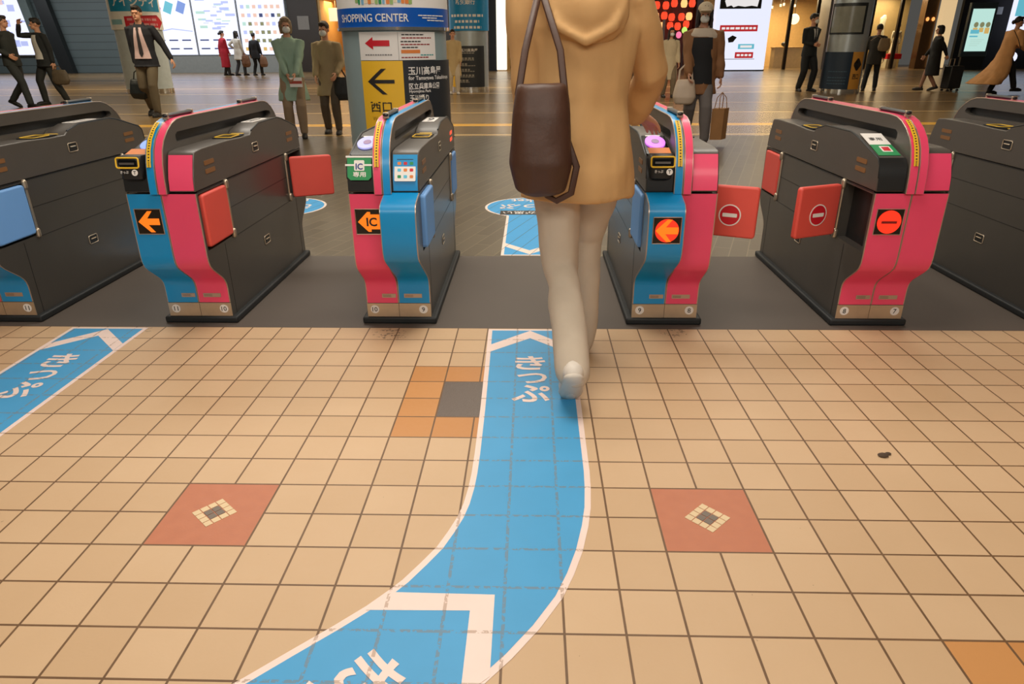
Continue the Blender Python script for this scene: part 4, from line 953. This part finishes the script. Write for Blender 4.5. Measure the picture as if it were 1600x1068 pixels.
def person(label, loc, rz, H, feet, hands, hip=(0, 0, 0), lean=(0, 0), head=(0, 0), top=None, legs=None, shoe=(40, 36, 34), hair=(30, 24, 20), style='short', mask=False,
           skin=None, voxel=.011, group='people in the concourse', curl=.5, hint=None, body_vox=.0055, hnd=None):
    """Feet and hands are world targets relative to loc (not rotated); the figure faces -y turned by rz."""
    s = H/1.72; L = lambda v: rotz(v, -rz)
    hp = Vector((0, 0, .90*s))+L(hip)
    ln = L((lean[0], lean[1], 0)); chest = hp+Vector((ln.x, ln.y, .50*s)); neck = chest+Vector((ln.x*.25, ln.y*.25, .09*s))
    sh = {k: chest+Vector((k*.178*s, 0, 0)) for k in (-1, 1)}
    hj = {k: hp+Vector((k*.088*s, 0, -.02*s)) for k in (-1, 1)}
    body = MB()
    def mid(t): return hp.lerp(chest, t)
    tor = [(mid(t).x, mid(t).y, mid(t).z, rx*s, ry*s) for t, rx, ry in ((-.22, .10, .08), (-.12, .155, .105), (.05, .155, .105), (.3, .135, .092), (.55, .15, .105), (.8, .165, .105), (.95, .155, .09), (1.03, .105, .072), (1.10, .066, .062))]
    body.loft(tor, 20)
    hd = neck+Vector((0, -.018*s, .132*s))
    Mh = Matrix.Rotation(head[0], 3, 'Z') @ Matrix.Rotation(head[1], 3, 'X')
    hq = lambda x, y, z: hd+Mh @ Vector((x*s, y*s, z*s))
    body.limb([chest+Vector((0, .01, -.03*s)), neck, hq(0, .01, -.06)], [.065*s, .052*s, .05*s], 12)
    body.ball(hd+Mh @ Vector((0, .012*s, .02*s)), (.074*s, .092*s, .098*s), 18, Mh).ball(hq(0, -.028, -.055), (.054*s, .058*s, .058*s), 16, Mh)
    body.ball(hq(0, -.098, -.022), (.013*s, .02*s, .024*s), 10, Mh).ball(hq(0, -.072, .02), (.05*s, .02*s, .014*s), 10, Mh).ball(hq(0, -.08, -.085), (.02*s, .014*s, .014*s), 10, Mh)
    for k in (-1, 1): body.ball(hq(k*.076, .012, -.008), (.012*s, .022*s, .032*s), 10, Mh)
    el = {}; wr = {}; kn = {}; an = {}
    hint = hint or {}
    for k in (-1, 1):
        hb = L(hint.get(k, (k*.4, .5, -.3)) if k in hint else rotz((k*.35, .8, -.25), rz))
        el[k], wr[k] = ik(sh[k], L(hands[k]), .285*s, .25*s, hb)
        body.limb([sh[k]+Vector((-k*.03*s, 0, -.01*s)), sh[k], sh[k].lerp(el[k], .5), el[k], el[k].lerp(wr[k], .4), wr[k]], [.055*s, .05*s, .046*s, .038*s, .036*s, .026*s], 12)
        dh = (wr[k]-el[k]).normalized(); nrm = Vector((-k, 0, 0)); 
        if hnd and k in hnd: dh, nrm = L(hnd[k][0]), L(hnd[k][1])
        if abs(dh.dot(nrm.normalized())) > .9: nrm = Vector((0, -1, 0))
        hand(body, wr[k]+dh*.01*s, dh, nrm, s, k, curl)
        fx_, fy_, fz_, fyaw, fpit = feet[k]; fp_ = L((fx_, fy_, 0))
        fd = rotz((0, -1, 0), fyaw-rz); rf_ = Matrix.Rotation(fpit, 3, Vector((0, 0, 1)).cross(fd).normalized())
        ank = fp_+fd*.17*s+rf_ @ (fd*-.17*s+Vector((0, 0, .085*s)))
        kn[k], an[k] = ik(hj[k], ank, .42*s, .41*s, rotz((0, -1, .0), (fyaw-rz)*.7))
        body.limb([hj[k], hj[k].lerp(kn[k], .5), kn[k], kn[k].lerp(an[k], .35), an[k]], [.086*s, .068*s, .048*s, .044*s, .032*s], 14)
        feet[k] = (an[k]-rf_ @ (fd*-.17*s+Vector((0, 0, .085*s)))-fd*.17*s, fd, fpit)
    me = remesh(body, body_vox*s); root = link('person', me, None, 180); me.materials.append(skin or SKIN)
    root.location = loc; root.rotation_euler = (0, 0, rz); tag(root, label, 'person', group)
    def add(name, mb, m, vox=voxel, wr_=0.0, fq=9.0, floor=None, smooth=2):
        me = remesh(mb, vox, wr_, fq, smooth, floor); me.materials.append(m); return link(name, me, root, 180)
    def mt(nm, rgb, **kw): return mat('%s %d %d %d' % ((nm,)+tuple(rgb)), rgb, kw.pop('rough', .8), **kw)
    # face
    if not mask: add('lips', MB().ball(hq(0, -.086, -.062), (.022*s, .008*s, .007*s), 10, Mh), mt('lips', (150, 80, 74)), .003*s)
    for k in (-1, 1): MB().ball(hq(k*.031, -.080, .006), (.012*s, .007*s, .006*s), 10, Mh).build('eye', DKP, root)
    if mask: add('face_mask', MB().ball(hq(0, -.062, -.048), (.058*s, .055*s, .052*s), 16, Mh).ball(hq(0, -.09, -.03), (.03*s, .03*s, .03*s), 12, Mh), mt('mask', (226, 226, 220)), .007*s)
    # hair
    hm = mt('hair', hair, rough=.6, bump=.4, bscale=90)
    h = MB().ball(hq(0, .022, .038), (.083*s, .096*s, .092*s), 18, Mh).ball(hq(0, -.045, .088), (.06*s, .045*s, .035*s), 14, Mh)
    if style == 'long':
        h.loft([tuple(hq(0, .05, -.30))+(.07*s, .035*s), tuple(hq(0, .055, -.18))+(.095*s, .05*s), tuple(hq(0, .04, -.05))+(.092*s, .07*s), tuple(hq(0, .03, .05))+(.086*s, .08*s)], 16)
        for k in (-1, 1): h.limb([hq(k*.078, -.02, .04), hq(k*.085, -.03, -.08), hq(k*.09, -.04, -.2)], [.025*s, .025*s, .018*s], 8)
    if style == 'bob':
        h.loft([tuple(hq(0, .03, -.11))+(.085*s, .075*s), tuple(hq(0, .03, -.02))+(.098*s, .09*s), tuple(hq(0, .02, .06))+(.09*s, .09*s)], 16)
    if style == 'bun': h.ball(hq(0, .13, .0), (.05*s, .045*s, .05*s), 14, Mh)
    add('hair', h, hm, .009*s, .006*s, 60)
    if style == 'cap' or top.get('cap'):
        cm = mt('cap', top.get('cap', (220, 206, 186)))
        c = MB().ball(hq(0, .012, .065), (.098*s, .112*s, .085*s), 20, Mh)
        c.loft([tuple(hq(0, -.13, .045))+(.075*s, .085*s), tuple(hq(0, -.13, .062))+(.075*s, .085*s)], 20)
        add('cap', c, cm, .008*s)
    # shoes
    sm_ = mt('shoe', shoe, rough=.5)
    for k in (-1, 1):
        o, fd, fpit = feet[k]; ax = Vector((0, 0, 1)).cross(fd).normalized(); R = Matrix.Rotation(fpit, 3, ax)
        toe = o+fd*.17*s
        q = lambda a, z: toe+R @ (fd*(a-.17)*s+Vector((0, 0, z*s)))
        shm = MB().limb([q(-.045, .035), q(.03, .038), q(.12, .034), q(.175, .026)], [.038*s, .043*s, .046*s, .034*s], 14).limb([q(-.02, .06), q(-.015, .10)], [.042*s, .044*s], 12)
        so = MB()
        for i in range(1): so.limb([q(-.05, .012), q(.03, .012), q(.12, .012), q(.18, .012)], [.038*s, .043*s, .047*s, .036*s], 14, .45)
        ob = add('shoe', shm, sm_, .007*s, 0, floor=None); ob2 = add('shoe_sole', so, mt('sole', top.get('sole', tuple(int(x*.7) for x in shoe))), .006*s)
        ob2.parent = ob
    # trousers or skirt
    if legs:
        m = mt('trousers', legs['rgb'], bump=.15); w = legs.get('w', 1.0); cut = legs.get('cut', .04)
        tr = MB().loft([(p.x, p.y, p.z, a*s, b*s) for p, a, b in ((mid(-.26), .11, .09), (mid(-.1), .172, .122), (mid(.08), .165, .118), (mid(.2), .15, .105))], 20)
        for k in (-1, 1):
            e = an[k].lerp(kn[k], cut); tr.limb([hj[k], hj[k].lerp(kn[k], .5), kn[k], kn[k].lerp(e, .5), e], [.098*s, .088*s*w, .074*s*w, .070*s*w, .062*s*w], 16)
        add('trousers', tr, m, voxel, legs.get('wr', .008), 7)
        if legs.get('belt'): MB().loft([(p.x, p.y, p.z, .158*s, .112*s) for p in (mid(.14), mid(.20))], 24).build('belt', BLK, root)
    # garments
    for gname, gd in top.get('wear', []):
        m = mt(gname, gd['rgb'], bump=.15); g_ = gd.get('g', .018)*s; hem = gd['hem']; fl = gd.get('flare', 1.0)
        secs = []
        for t_, rx, ry in ((1.12, .062, .06), (1.06, .10, .074), (.98, .155, .092), (.8, .172, .112), (.55, .158, .112), (.3, .148, .104), (.05, .165, .118), (-.14, .172, .124)):
            if hp.z+.5*s*t_ > hem*s: secs.append((mid(t_).x, mid(t_).y, mid(t_).z, rx*s+g_, ry*s+g_))
        zl = secs[-1][2]; cxl, cyl_, rxl, ryl = secs[-1][0], secs[-1][1], secs[-1][3], secs[-1][4]; off = L(gd.get('blow', (0, 0, 0)))
        n_ = 4
        for i in range(1, n_+1):
            f_ = i/n_; secs.append((cxl*(1-f_)+hp.x*f_+off.x*f_*f_, cyl_*(1-f_)+hp.y*f_+off.y*f_*f_, zl+(hem*s-zl)*f_, rxl*(1+(fl-1)*f_), ryl*(1+(fl-1)*f_)))
        gb = MB().loft(secs[::-1], 24)
        if gd.get('sleeve', True):
            sl = gd.get('cuff', .06)
            for k in (-1, 1):
                e = wr[k].lerp(el[k], sl); gw = gd.get('arm', 1.0)
                gb.limb([sh[k]+Vector((-k*.03*s, 0, -.01*s)), sh[k], sh[k].lerp(el[k], .5), el[k], el[k].lerp(e, .5), e], [.068*s, .066*s*gw, .062*s*gw, .055*s*gw, .050*s*gw, .043*s*gw], 14)
        if gd.get('hood'):
            hc = chest+Vector((0, .125*s, -.055*s)); hb_ = MB().ball(hc, (.150*s, .058*s, .115*s), 18).limb([hc+Vector((-.12*s, -.10*s, .13*s)), hc+Vector((-.07*s, .01*s, .10*s)), hc+Vector((.07*s, .01*s, .10*s)), hc+Vector((.12*s, -.10*s, .13*s))], [.042*s, .05*s, .05*s, .042*s], 10)
            hb_.limb([hc+Vector((-.13*s, .005*s, .05*s)), hc+Vector((-.09*s, .045*s, -.05*s)), hc+Vector((0, .055*s, -.095*s)), hc+Vector((.09*s, .045*s, -.05*s)), hc+Vector((.13*s, .005*s, .05*s))], [.018*s]*5, 8); add('hood', hb_, m, voxel, .012, 8)
            gb.limb([hp+Vector((0, .145*s, -.15*s)), chest+Vector((0, .125*s, -.12*s))], [.006*s, .006*s], 6)
        if gd.get('collar'): gb.limb([chest+Vector((-.06*s, -.05*s, .03*s)), neck+Vector((-.06*s, .02*s, -.01)), neck+Vector((0, .06*s, 0)), neck+Vector((.06*s, .02*s, -.01)), chest+Vector((.06*s, -.05*s, .03*s))], [.022*s]*5, 8)
        add(gname, gb, m, voxel, gd.get('wr', .008), gd.get('fq', 8))
        if gd.get('front'):                 # shirt showing in an open jacket, widening downwards or upwards
            fr = gd['front']
            def sec_at(z):
                for p_, q_ in zip(secs, secs[1:]):
                    if q_[2] <= z <= p_[2]:
                        f_ = (z-q_[2])/max(1e-6, p_[2]-q_[2]); return [q_[i]*(1-f_)+p_[i]*f_ for i in range(5)]
                return secs[0] if z > secs[0][2] else secs[-1]
            def bib(name, prof, lift, thick, m_):
                mb = MB(); vs = []; fs_ = []; NX = 8
                for t_, w_ in prof:
                    z = mid(t_).z; c_ = sec_at(z)
                    for i in range(NX+1):
                        x = (-w_+2*w_*i/NX)*s; q_ = min(.98, abs(x)/c_[3]); yy = c_[1]-c_[4]*sqrt(1-q_*q_)
                        vs += [(c_[0]+x, yy-lift*s, z), (c_[0]+x, yy-lift*s+thick*s, z)]
                W_ = NX+1
                for r in range(len(prof)-1):
                    for i in range(NX):
                        a_ = 2*(r*W_+i); b_ = a_+2*W_
                        fs_ += [(a_, a_+2, b_+2, b_), (a_+1, b_+1, b_+3, a_+3)]
                mb.add(vs, fs_).build(name, m_, root, 180)
            t0, t1 = fr['t']; w0, w1 = fr['w']
            bib('shirt_front', [(t0+(t1-t0)*i/12, w0+(w1-w0)*i/12) for i in range(13)], .011, .02, mt('shirt', fr['rgb']))
            if fr.get('tie'): bib('tie', [(max(t0, .12), .010), (max(t0, .12)+.1, .034), (.5, .028), (.75, .022), (.92, .016), (.95, .022), (1.02, .020)], .018, .012, mt('tie', fr['tie']))
    info = {'wr': {k: root.matrix_basis @ wr[k] for k in wr}, 'sh': {k: Vector(loc)+rotz(sh[k], rz) for k in sh}, 'root': root}
    return info

def fs(dx, dy, z=0, yaw=0, pit=0): return (dx, dy, z, yaw, pit)
def soft_bag(name, label, c, sx, sy, sz, m, strap, cat='bag', vox=.012, sag=1.15):
    x, y, z = c; mb = MB().loft([(x, y, z-sz*.5, sx*.55, sy*.6), (x, y, z-sz*.45, sx*.9, sy*.95), (x, y, z-sz*.2, sx*sag, sy*sag), (x, y, z+sz*.25, sx*.98, sy*.9), (x, y, z+sz*.46, sx*.85, sy*.6), (x, y, z+sz*.5, sx*.8, sy*.45)], 22, power=.75)
    me = remesh(mb, vox, .006, 10); me.materials.append(m); o = link(name, me, None, 180); tag(o, label, cat)
    for st in strap: MB().limb(st, [.011]*len(st), 8, .6).build('strap', m, o)
    return o

# the walker in the middle lane, seen from behind
TAN = (206, 162, 108)
WK = (.34, -.36, 0)
person('person in tan hooded coat and cream trousers walking away through the middle lane', WK, pi, 1.60,
    {1: fs(-.015, -.44, 0, pi, .75), -1: fs(.045, .12, 0, pi, 0)}, {1: (-.17, .16, .66), -1: (.245, .32, .90)}, hip=(0, 0, -.02), lean=(.01, .05), head=(0, .15),
    top={'wear': [('coat', dict(rgb=TAN, hem=.70, flare=1.08, g=.024, arm=1.12, hood=True, wr=.026, fq=6, cuff=.02)), ], 'sole': (214, 204, 192)},
    legs=dict(rgb=(204, 188, 168), w=.94, wr=.016, cut=-.09), shoe=(226, 216, 204), hair=(52, 38, 30), style='long', voxel=.009, hnd={-1: ((.6, .65, -.45), (0, 0, -1))}, curl=.25,
    hint={-1: (.5, -.3, -.6)})
soft_bag('shoulder_bag', 'dark brown bag hanging at the hip of the walking person', (.215, -.585, .865), .088, .078, .33, BROWNBAG,
    [[(.145, -.585, 1.0), (.165, -.55, 1.12), (.20, -.45, 1.26), (.21, -.36, 1.31), (.20, -.27, 1.24)], [(.285, -.585, 1.0), (.27, -.555, 1.12), (.22, -.45, 1.27)], [(.290, -.60, .88), (.325, -.61, .79), (.31, -.615, .71), (.265, -.61, .685), (.235, -.60, .70)]], vox=.009)
# man in the suit walking in
sx, sy = -6.62, 10.1
person('man in open dark jacket, pale pink shirt and tie walking with a black holdall', (sx, sy, 0), .15, 1.78,
    {-1: fs(-.13, .16, .03, .1, .3), 1: fs(.12, -.18, 0, .1, 0)}, {-1: (-.19, -.02, .80), 1: (.48, .05, .86)}, top={'wear': [('jacket', dict(rgb=(22, 24, 34), hem=.80, g=.024, flare=1.12, wr=.008, collar=True, front=dict(t=(.06, 1.02), w=(.135, .055), rgb=(214, 186, 186), tie=(44, 40, 44))))]},
    legs=dict(rgb=(94, 82, 62), belt=True), shoe=(26, 24, 24), curl=.8)
soft_bag('holdall', 'black holdall in the hand of the man with the tie', (-6.82, 10.06, .46), .15, .10, .34, mat('black holdall', (24, 30, 32), .45), [[(-6.9, 10.06, .60), (-6.86, 10.06, .74), (-6.81, 10.07, .775), (-6.78, 10.06, .74), (-6.72, 10.06, .60)]])
# two men at the far left
person('man in dark suit at the left edge striding to the right', (-10.47, 12.1, 0), pi/2, 1.73, {-1: fs(.22, -.09, 0, pi/2, 0), 1: fs(-.30, .06, .06, pi/2, .45)}, {-1: (.10, -.2, 1.02), 1: (-.12, .24, .86)},
    top={'wear': [('suit_jacket', dict(rgb=(40, 44, 42), hem=.80, g=.022))]}, legs=dict(rgb=(40, 44, 44)), shoe=(22, 22, 22), hair=(40, 34, 30))
person('man shading his face with a raised arm, white shirt under dark jacket', (-10.35, 12.95, 0), -.5, 1.71, {-1: fs(-.14, -.08, 0, -.6, 0), 1: fs(.22, .10, 0, -.2, 0)}, {-1: (-.22, -.22, 1.60), 1: (.22, -.06, .80)}, head=(-.5, 0), hint={-1: (-.7, -.2, -.5)},
    top={'wear': [('jacket', dict(rgb=(28, 32, 34), hem=.78, g=.024, flare=1.15, front=dict(t=(.06, 1.02), w=(.15, .08), rgb=(206, 204, 196))))]}, legs=dict(rgb=(38, 40, 38), belt=True), shoe=(24, 24, 24))
soft_bag('briefcase', 'soft brown bag carried by the man with raised arm', (-10.05, 12.88, .56), .17, .06, .30, mat('olive brown bag', (92, 80, 62), .6), [[(-10.16, 12.88, .68), (-10.13, 12.88, .78), (-10.03, 12.88, .78), (-9.98, 12.88, .68)]], cat='briefcase')
# three by the lit boards
person('person in long red coat before the lit boards', (-13.25, 29.3, 0), 2.4, 1.78, {-1: fs(-.1, .05, 0, 2.4, 0), 1: fs(.12, -.05, 0, 2.4, 0)}, {-1: (.2, .1, .80), 1: (-.24, .05, .82)}, top={'wear': [('coat', dict(rgb=(176, 24, 46), hem=.32, flare=1.12, g=.03))]}, legs=dict(rgb=(50, 44, 44)), style='bun', voxel=.018)
person('person in white coat beside the red coated one', (-12.55, 29.1, 0), 2.6, 1.76, {-1: fs(.16, .05, 0, 2.6, 0), 1: fs(-.18, -.05, 0, 2.6, 0)}, {-1: (.25, .05, .80), 1: (-.25, .2, 1.1)}, top={'wear': [('coat', dict(rgb=(206, 200, 190), hem=.62, flare=1.15, g=.03))]}, legs=dict(rgb=(60, 62, 70)), style='long', voxel=.018)
soft_bag('tote_bag', 'brown patterned bag beside the white coated person', (-12.22, 29.0, .58), .17, .09, .48, mat('brown patterned bag', (110, 72, 48), .6, var=.25, vscale=14), [[(-12.34, 29, .8), (-12.28, 29.03, .94), (-12.12, 29, .8)]])
person('person in black suit with a bag before the picture grid board', (-12.05+.25, 29.1, 0), 2.9, 1.68, {-1: fs(.16, .05, 0, 2.9, 0), 1: fs(-.14, -.05, 0, 2.9, 0)}, {-1: (.28, -.02, .80), 1: (-.24, .02, .80)}, top={'wear': [('jacket', dict(rgb=(20, 20, 24), hem=.70, g=.03))]}, legs=dict(rgb=(20, 20, 22)), voxel=.018)
soft_bag('tote_bag', 'brown bag carried by the black suited person at the boards', (-11.47, 29.05, .55), .15, .09, .42, mat('mid brown bag', (120, 84, 60), .6), [[(-11.56, 29.05, .74), (-11.51, 29.06, .86), (-11.4, 29.05, .74)]])
# the masked pair
person('old woman in pale green coat and white mask holding a booklet', (-2.99, 6.85, 0), .25, 1.47, {-1: fs(-.09, 0, 0, .1, 0), 1: fs(.09, -.03, 0, .3, 0)}, {-1: (.02, -.24, .80), 1: (.12, -.23, .80)}, mask=True, head=(.15, .1),
    top={'wear': [('coat', dict(rgb=(150, 176, 156), hem=.56, flare=1.25, g=.018, arm=1.15, wr=.016, collar=True))]}, legs=dict(rgb=(150, 126, 100), w=1.05), hair=(136, 116, 92), style='bob', shoe=(40, 36, 34))
t = tag(MB().box(-2.93, -2.77, 6.555, 6.565, .66, .775).build('booklet', WHT, bevel=.002), 'white booklet with red band held by the woman in green', 'booklet'); MB().box(-2.93, -2.77, 6.553, 6.5549, .70, .735).build('red_band', mat('brick red print', (168, 70, 56)), t)
person('masked person in beige coat with black bag beside the green coated woman', (-2.62, 7.3, 0), -.05, 1.43, {-1: fs(-.09, .05, 0, 0, 0), 1: fs(.10, -.10, 0, .1, 0)}, {-1: (-.12, -.22, .74), 1: (.15, -.16, .80)}, mask=True, head=(-.1, .12),
    top={'wear': [('coat', dict(rgb=(164, 144, 108), hem=.62, flare=1.2, g=.016, arm=1.1, wr=.014))]}, legs=dict(rgb=(84, 72, 58)), hair=(48, 36, 28), style='short', shoe=(30, 28, 28))
soft_bag('shoulder_bag', 'black bag on the arm of the person in beige', (-2.41, 7.22, .60), .13, .08, .30, mat('black soft bag', (34, 34, 34), .6), [[(-2.5, 7.22, .74), (-2.49, 7.2, .86), (-2.44, 7.2, .9), (-2.36, 7.22, .74)]])
# capped woman facing the camera
person('woman in cream cap, mask and open brown jacket facing the camera', (2.19, 6.05, 0), -.2, 1.54, {-1: fs(-.10, .12, .03, -.1, .3), 1: fs(.10, -.14, 0, -.2, 0)}, {-1: (-.17, -.20, .80), 1: (.27, -.06, .62)}, mask=True, head=(0, .12), hair=(34, 24, 20), style='long',
    top={'cap': (214, 196, 168), 'wear': [('jacket', dict(rgb=(142, 98, 62), hem=.66, g=.045, flare=1.1, arm=1.3, wr=.018, front=dict(t=(-.22, .90), w=(.165, .12), rgb=(24, 24, 26)))), ('collar', dict(rgb=(200, 184, 164), hem=1.33, g=.055, sleeve=False, collar=True))]},
    legs=dict(rgb=(112, 104, 100), w=1.1), shoe=(60, 54, 50), curl=.8)
soft_bag('tote_bag', 'pale beige handbag held in front by the capped woman', (1.99, 5.86, .62), .12, .07, .28, mat('pale beige leather', (206, 184, 160), .5), [[(1.91, 5.86, .74), (1.92, 5.88, .86), (1.99, 5.89, .93), (2.06, 5.88, .86), (2.07, 5.86, .74)]])
t = thing('paper_bag', 'brown paper carrier bag hanging from the hand of the capped woman', 'paper bag', (2.46, 5.95, .07), .5); kraft = mat('kraft paper', (170, 122, 74), .7)
MB().loft([(0, 0, 0, .13, .06), (0, 0, .36, .135, .065)], 4, power=1.0).build('bag_body', kraft, t, smooth=0)
for yy in (-.04, .04): MB().limb([(-.06, yy, .36), (-.05, yy*.6, .48), (0, 0, .54), (.05, yy*.6, .48), (.06, yy, .36)], [.005]*5, 6).build('handle', kraft, t)
# right-hand group
person('small person in white coat and mask beyond the capped woman', (3.36, 14.35, 0), .1, 1.47, {-1: fs(-.1, 0, 0, .1, 0), 1: fs(.1, -.1, 0, .1, 0)}, {-1: (-.2, -.1, .72), 1: (.2, -.1, .72)}, mask=True, top={'wear': [('coat', dict(rgb=(196, 180, 152), hem=.45, flare=1.2, g=.03))]}, legs=dict(rgb=(120, 104, 84)), style='long', voxel=.014)
person('masked man in black suit standing with clasped hands', (7.22, 16.25, 0), .35, 1.80, {-1: fs(-.14, .02, 0, .0, 0), 1: fs(.14, -.02, 0, .5, 0)}, {-1: (-.0, -.22, 1.12), 1: (.07, -.24, 1.13)}, mask=True, head=(.5, .05),
    top={'wear': [('jacket', dict(rgb=(20, 26, 30), hem=.80, g=.022, front=dict(t=(.55, 1.02), w=(.03, .06), rgb=(206, 204, 200), tie=(70, 70, 76))))]}, legs=dict(rgb=(18, 22, 26), w=1.1), shoe=(14, 14, 16), curl=.7, voxel=.013)
person('person in dark top with a beige shawl walking off beside the right column', (8.95, 16.4, 0), 2.6, 1.56, {-1: fs(.16, .05, 0, 2.6, 0), 1: fs(-.2, -.1, 0, 2.6, 0)}, {-1: (.24, .0, .75), 1: (-.2, .2, .80)}, top={'wear': [('jacket', dict(rgb=(48, 44, 38), hem=.70, g=.026))]}, legs=dict(rgb=(22, 26, 30)), voxel=.014)
soft_bag('backpack', 'beige sling bag on the back of the person by the right column', (9.02, 16.16, 1.10), .13, .07, .30, mat('sand canvas', (140, 116, 84), .7), [[(8.97, 16.16, 1.24), (8.85, 16.22, 1.30), (8.76, 16.35, 1.2)]], cat='backpack')
person('person in long black coat pulling a suitcase toward the left', (10.42, 16.3, 0), -1.9, 1.52, {-1: fs(-.22, -.02, 0, -1.9, 0), 1: fs(.18, .0, .03, -1.9, .3)}, {-1: (-.22, .1, .8), 1: (.34, -.08, .68)}, top={'wear': [('coat', dict(rgb=(16, 16, 17), hem=.42, flare=1.25, g=.035))]}, legs=dict(rgb=(150, 110, 90), w=.8), hair=(18, 15, 14), style='bob', voxel=.014)
t = thing('suitcase', 'black upright suitcase trailing behind the person in black', 'suitcase', (10.88, 16.15, 0), .3)
MB().box(-.2, .2, -.13, .13, .06, .60).build('shell', BLK, t, bevel=.03)
for sx_ in (-.15, .15):
    for sy_ in (-.09, .09): MB().limb([(sx_-.015, sy_, .028), (sx_+.015, sy_, .028)], [.026, .026], 10).build('wheel', PLIN, t)
MB().limb([(-.07, .1, .6), (-.07, .1, .76), (.07, .1, .76), (.07, .1, .6)], [.01]*4, 8).build('handle', STEEL, t)
cw = person('woman in flowing camel coat hurrying to the right edge', (11.3, 14.95, 0), 1.75, 1.66, {-1: fs(.42, -.02, .0, 1.6, 0), 1: fs(-.12, .04, .0, 1.7, 0)}, {-1: (.36, -.15, 1.0), 1: (.30, .15, 1.05)}, lean=(.1, 0), head=(-.2, 0),
    top={'wear': [('coat', dict(rgb=(222, 164, 106), hem=.24, flare=2.1, g=.035, arm=1.2, wr=.022, fq=5, blow=(-.32, .05, 0)))]}, legs=dict(rgb=(26, 26, 28)), hair=(36, 26, 20), style='bun', shoe=(20, 20, 20), voxel=.014)
st_ = MB().limb([(11.22, 14.70, 1.38), (11.33, 14.66, 1.2), (11.45, 14.68, 1.0)], [.018]*3, 8, .4).build('crossbody_strap', BLK, cw['root']); st_.matrix_parent_inverse = (Matrix.Translation((11.3, 14.95, 0)) @ Matrix.Rotation(1.75, 4, 'Z')).inverted()
person('person in cream coat half hidden between the two sign columns', (-1.80, 15.9, 0), .2, 1.50, {-1: fs(-.1, 0, 0, .2, 0), 1: fs(.1, -.1, 0, .2, 0)}, {-1: (-.2, -.05, .7), 1: (.2, -.1, .72)}, top={'wear': [('coat', dict(rgb=(196, 170, 124), hem=.5, flare=1.15, g=.03))]}, legs=dict(rgb=(200, 184, 160)), style='short', shoe=(210, 204, 196), voxel=.014)
person('distant person in yellow jacket inside the shop by the glowing pillar', (-.75, 35.0, 0), .4, 1.66, {-1: fs(-.1, 0, 0, .4, 0), 1: fs(.1, -.05, 0, .4, 0)}, {-1: (-.2, -.1, .85), 1: (.15, -.22, 1.0)}, top={'wear': [('jacket', dict(rgb=(196, 150, 60), hem=.7, g=.025))]}, legs=dict(rgb=(50, 46, 44)), voxel=.018, body_vox=.008)
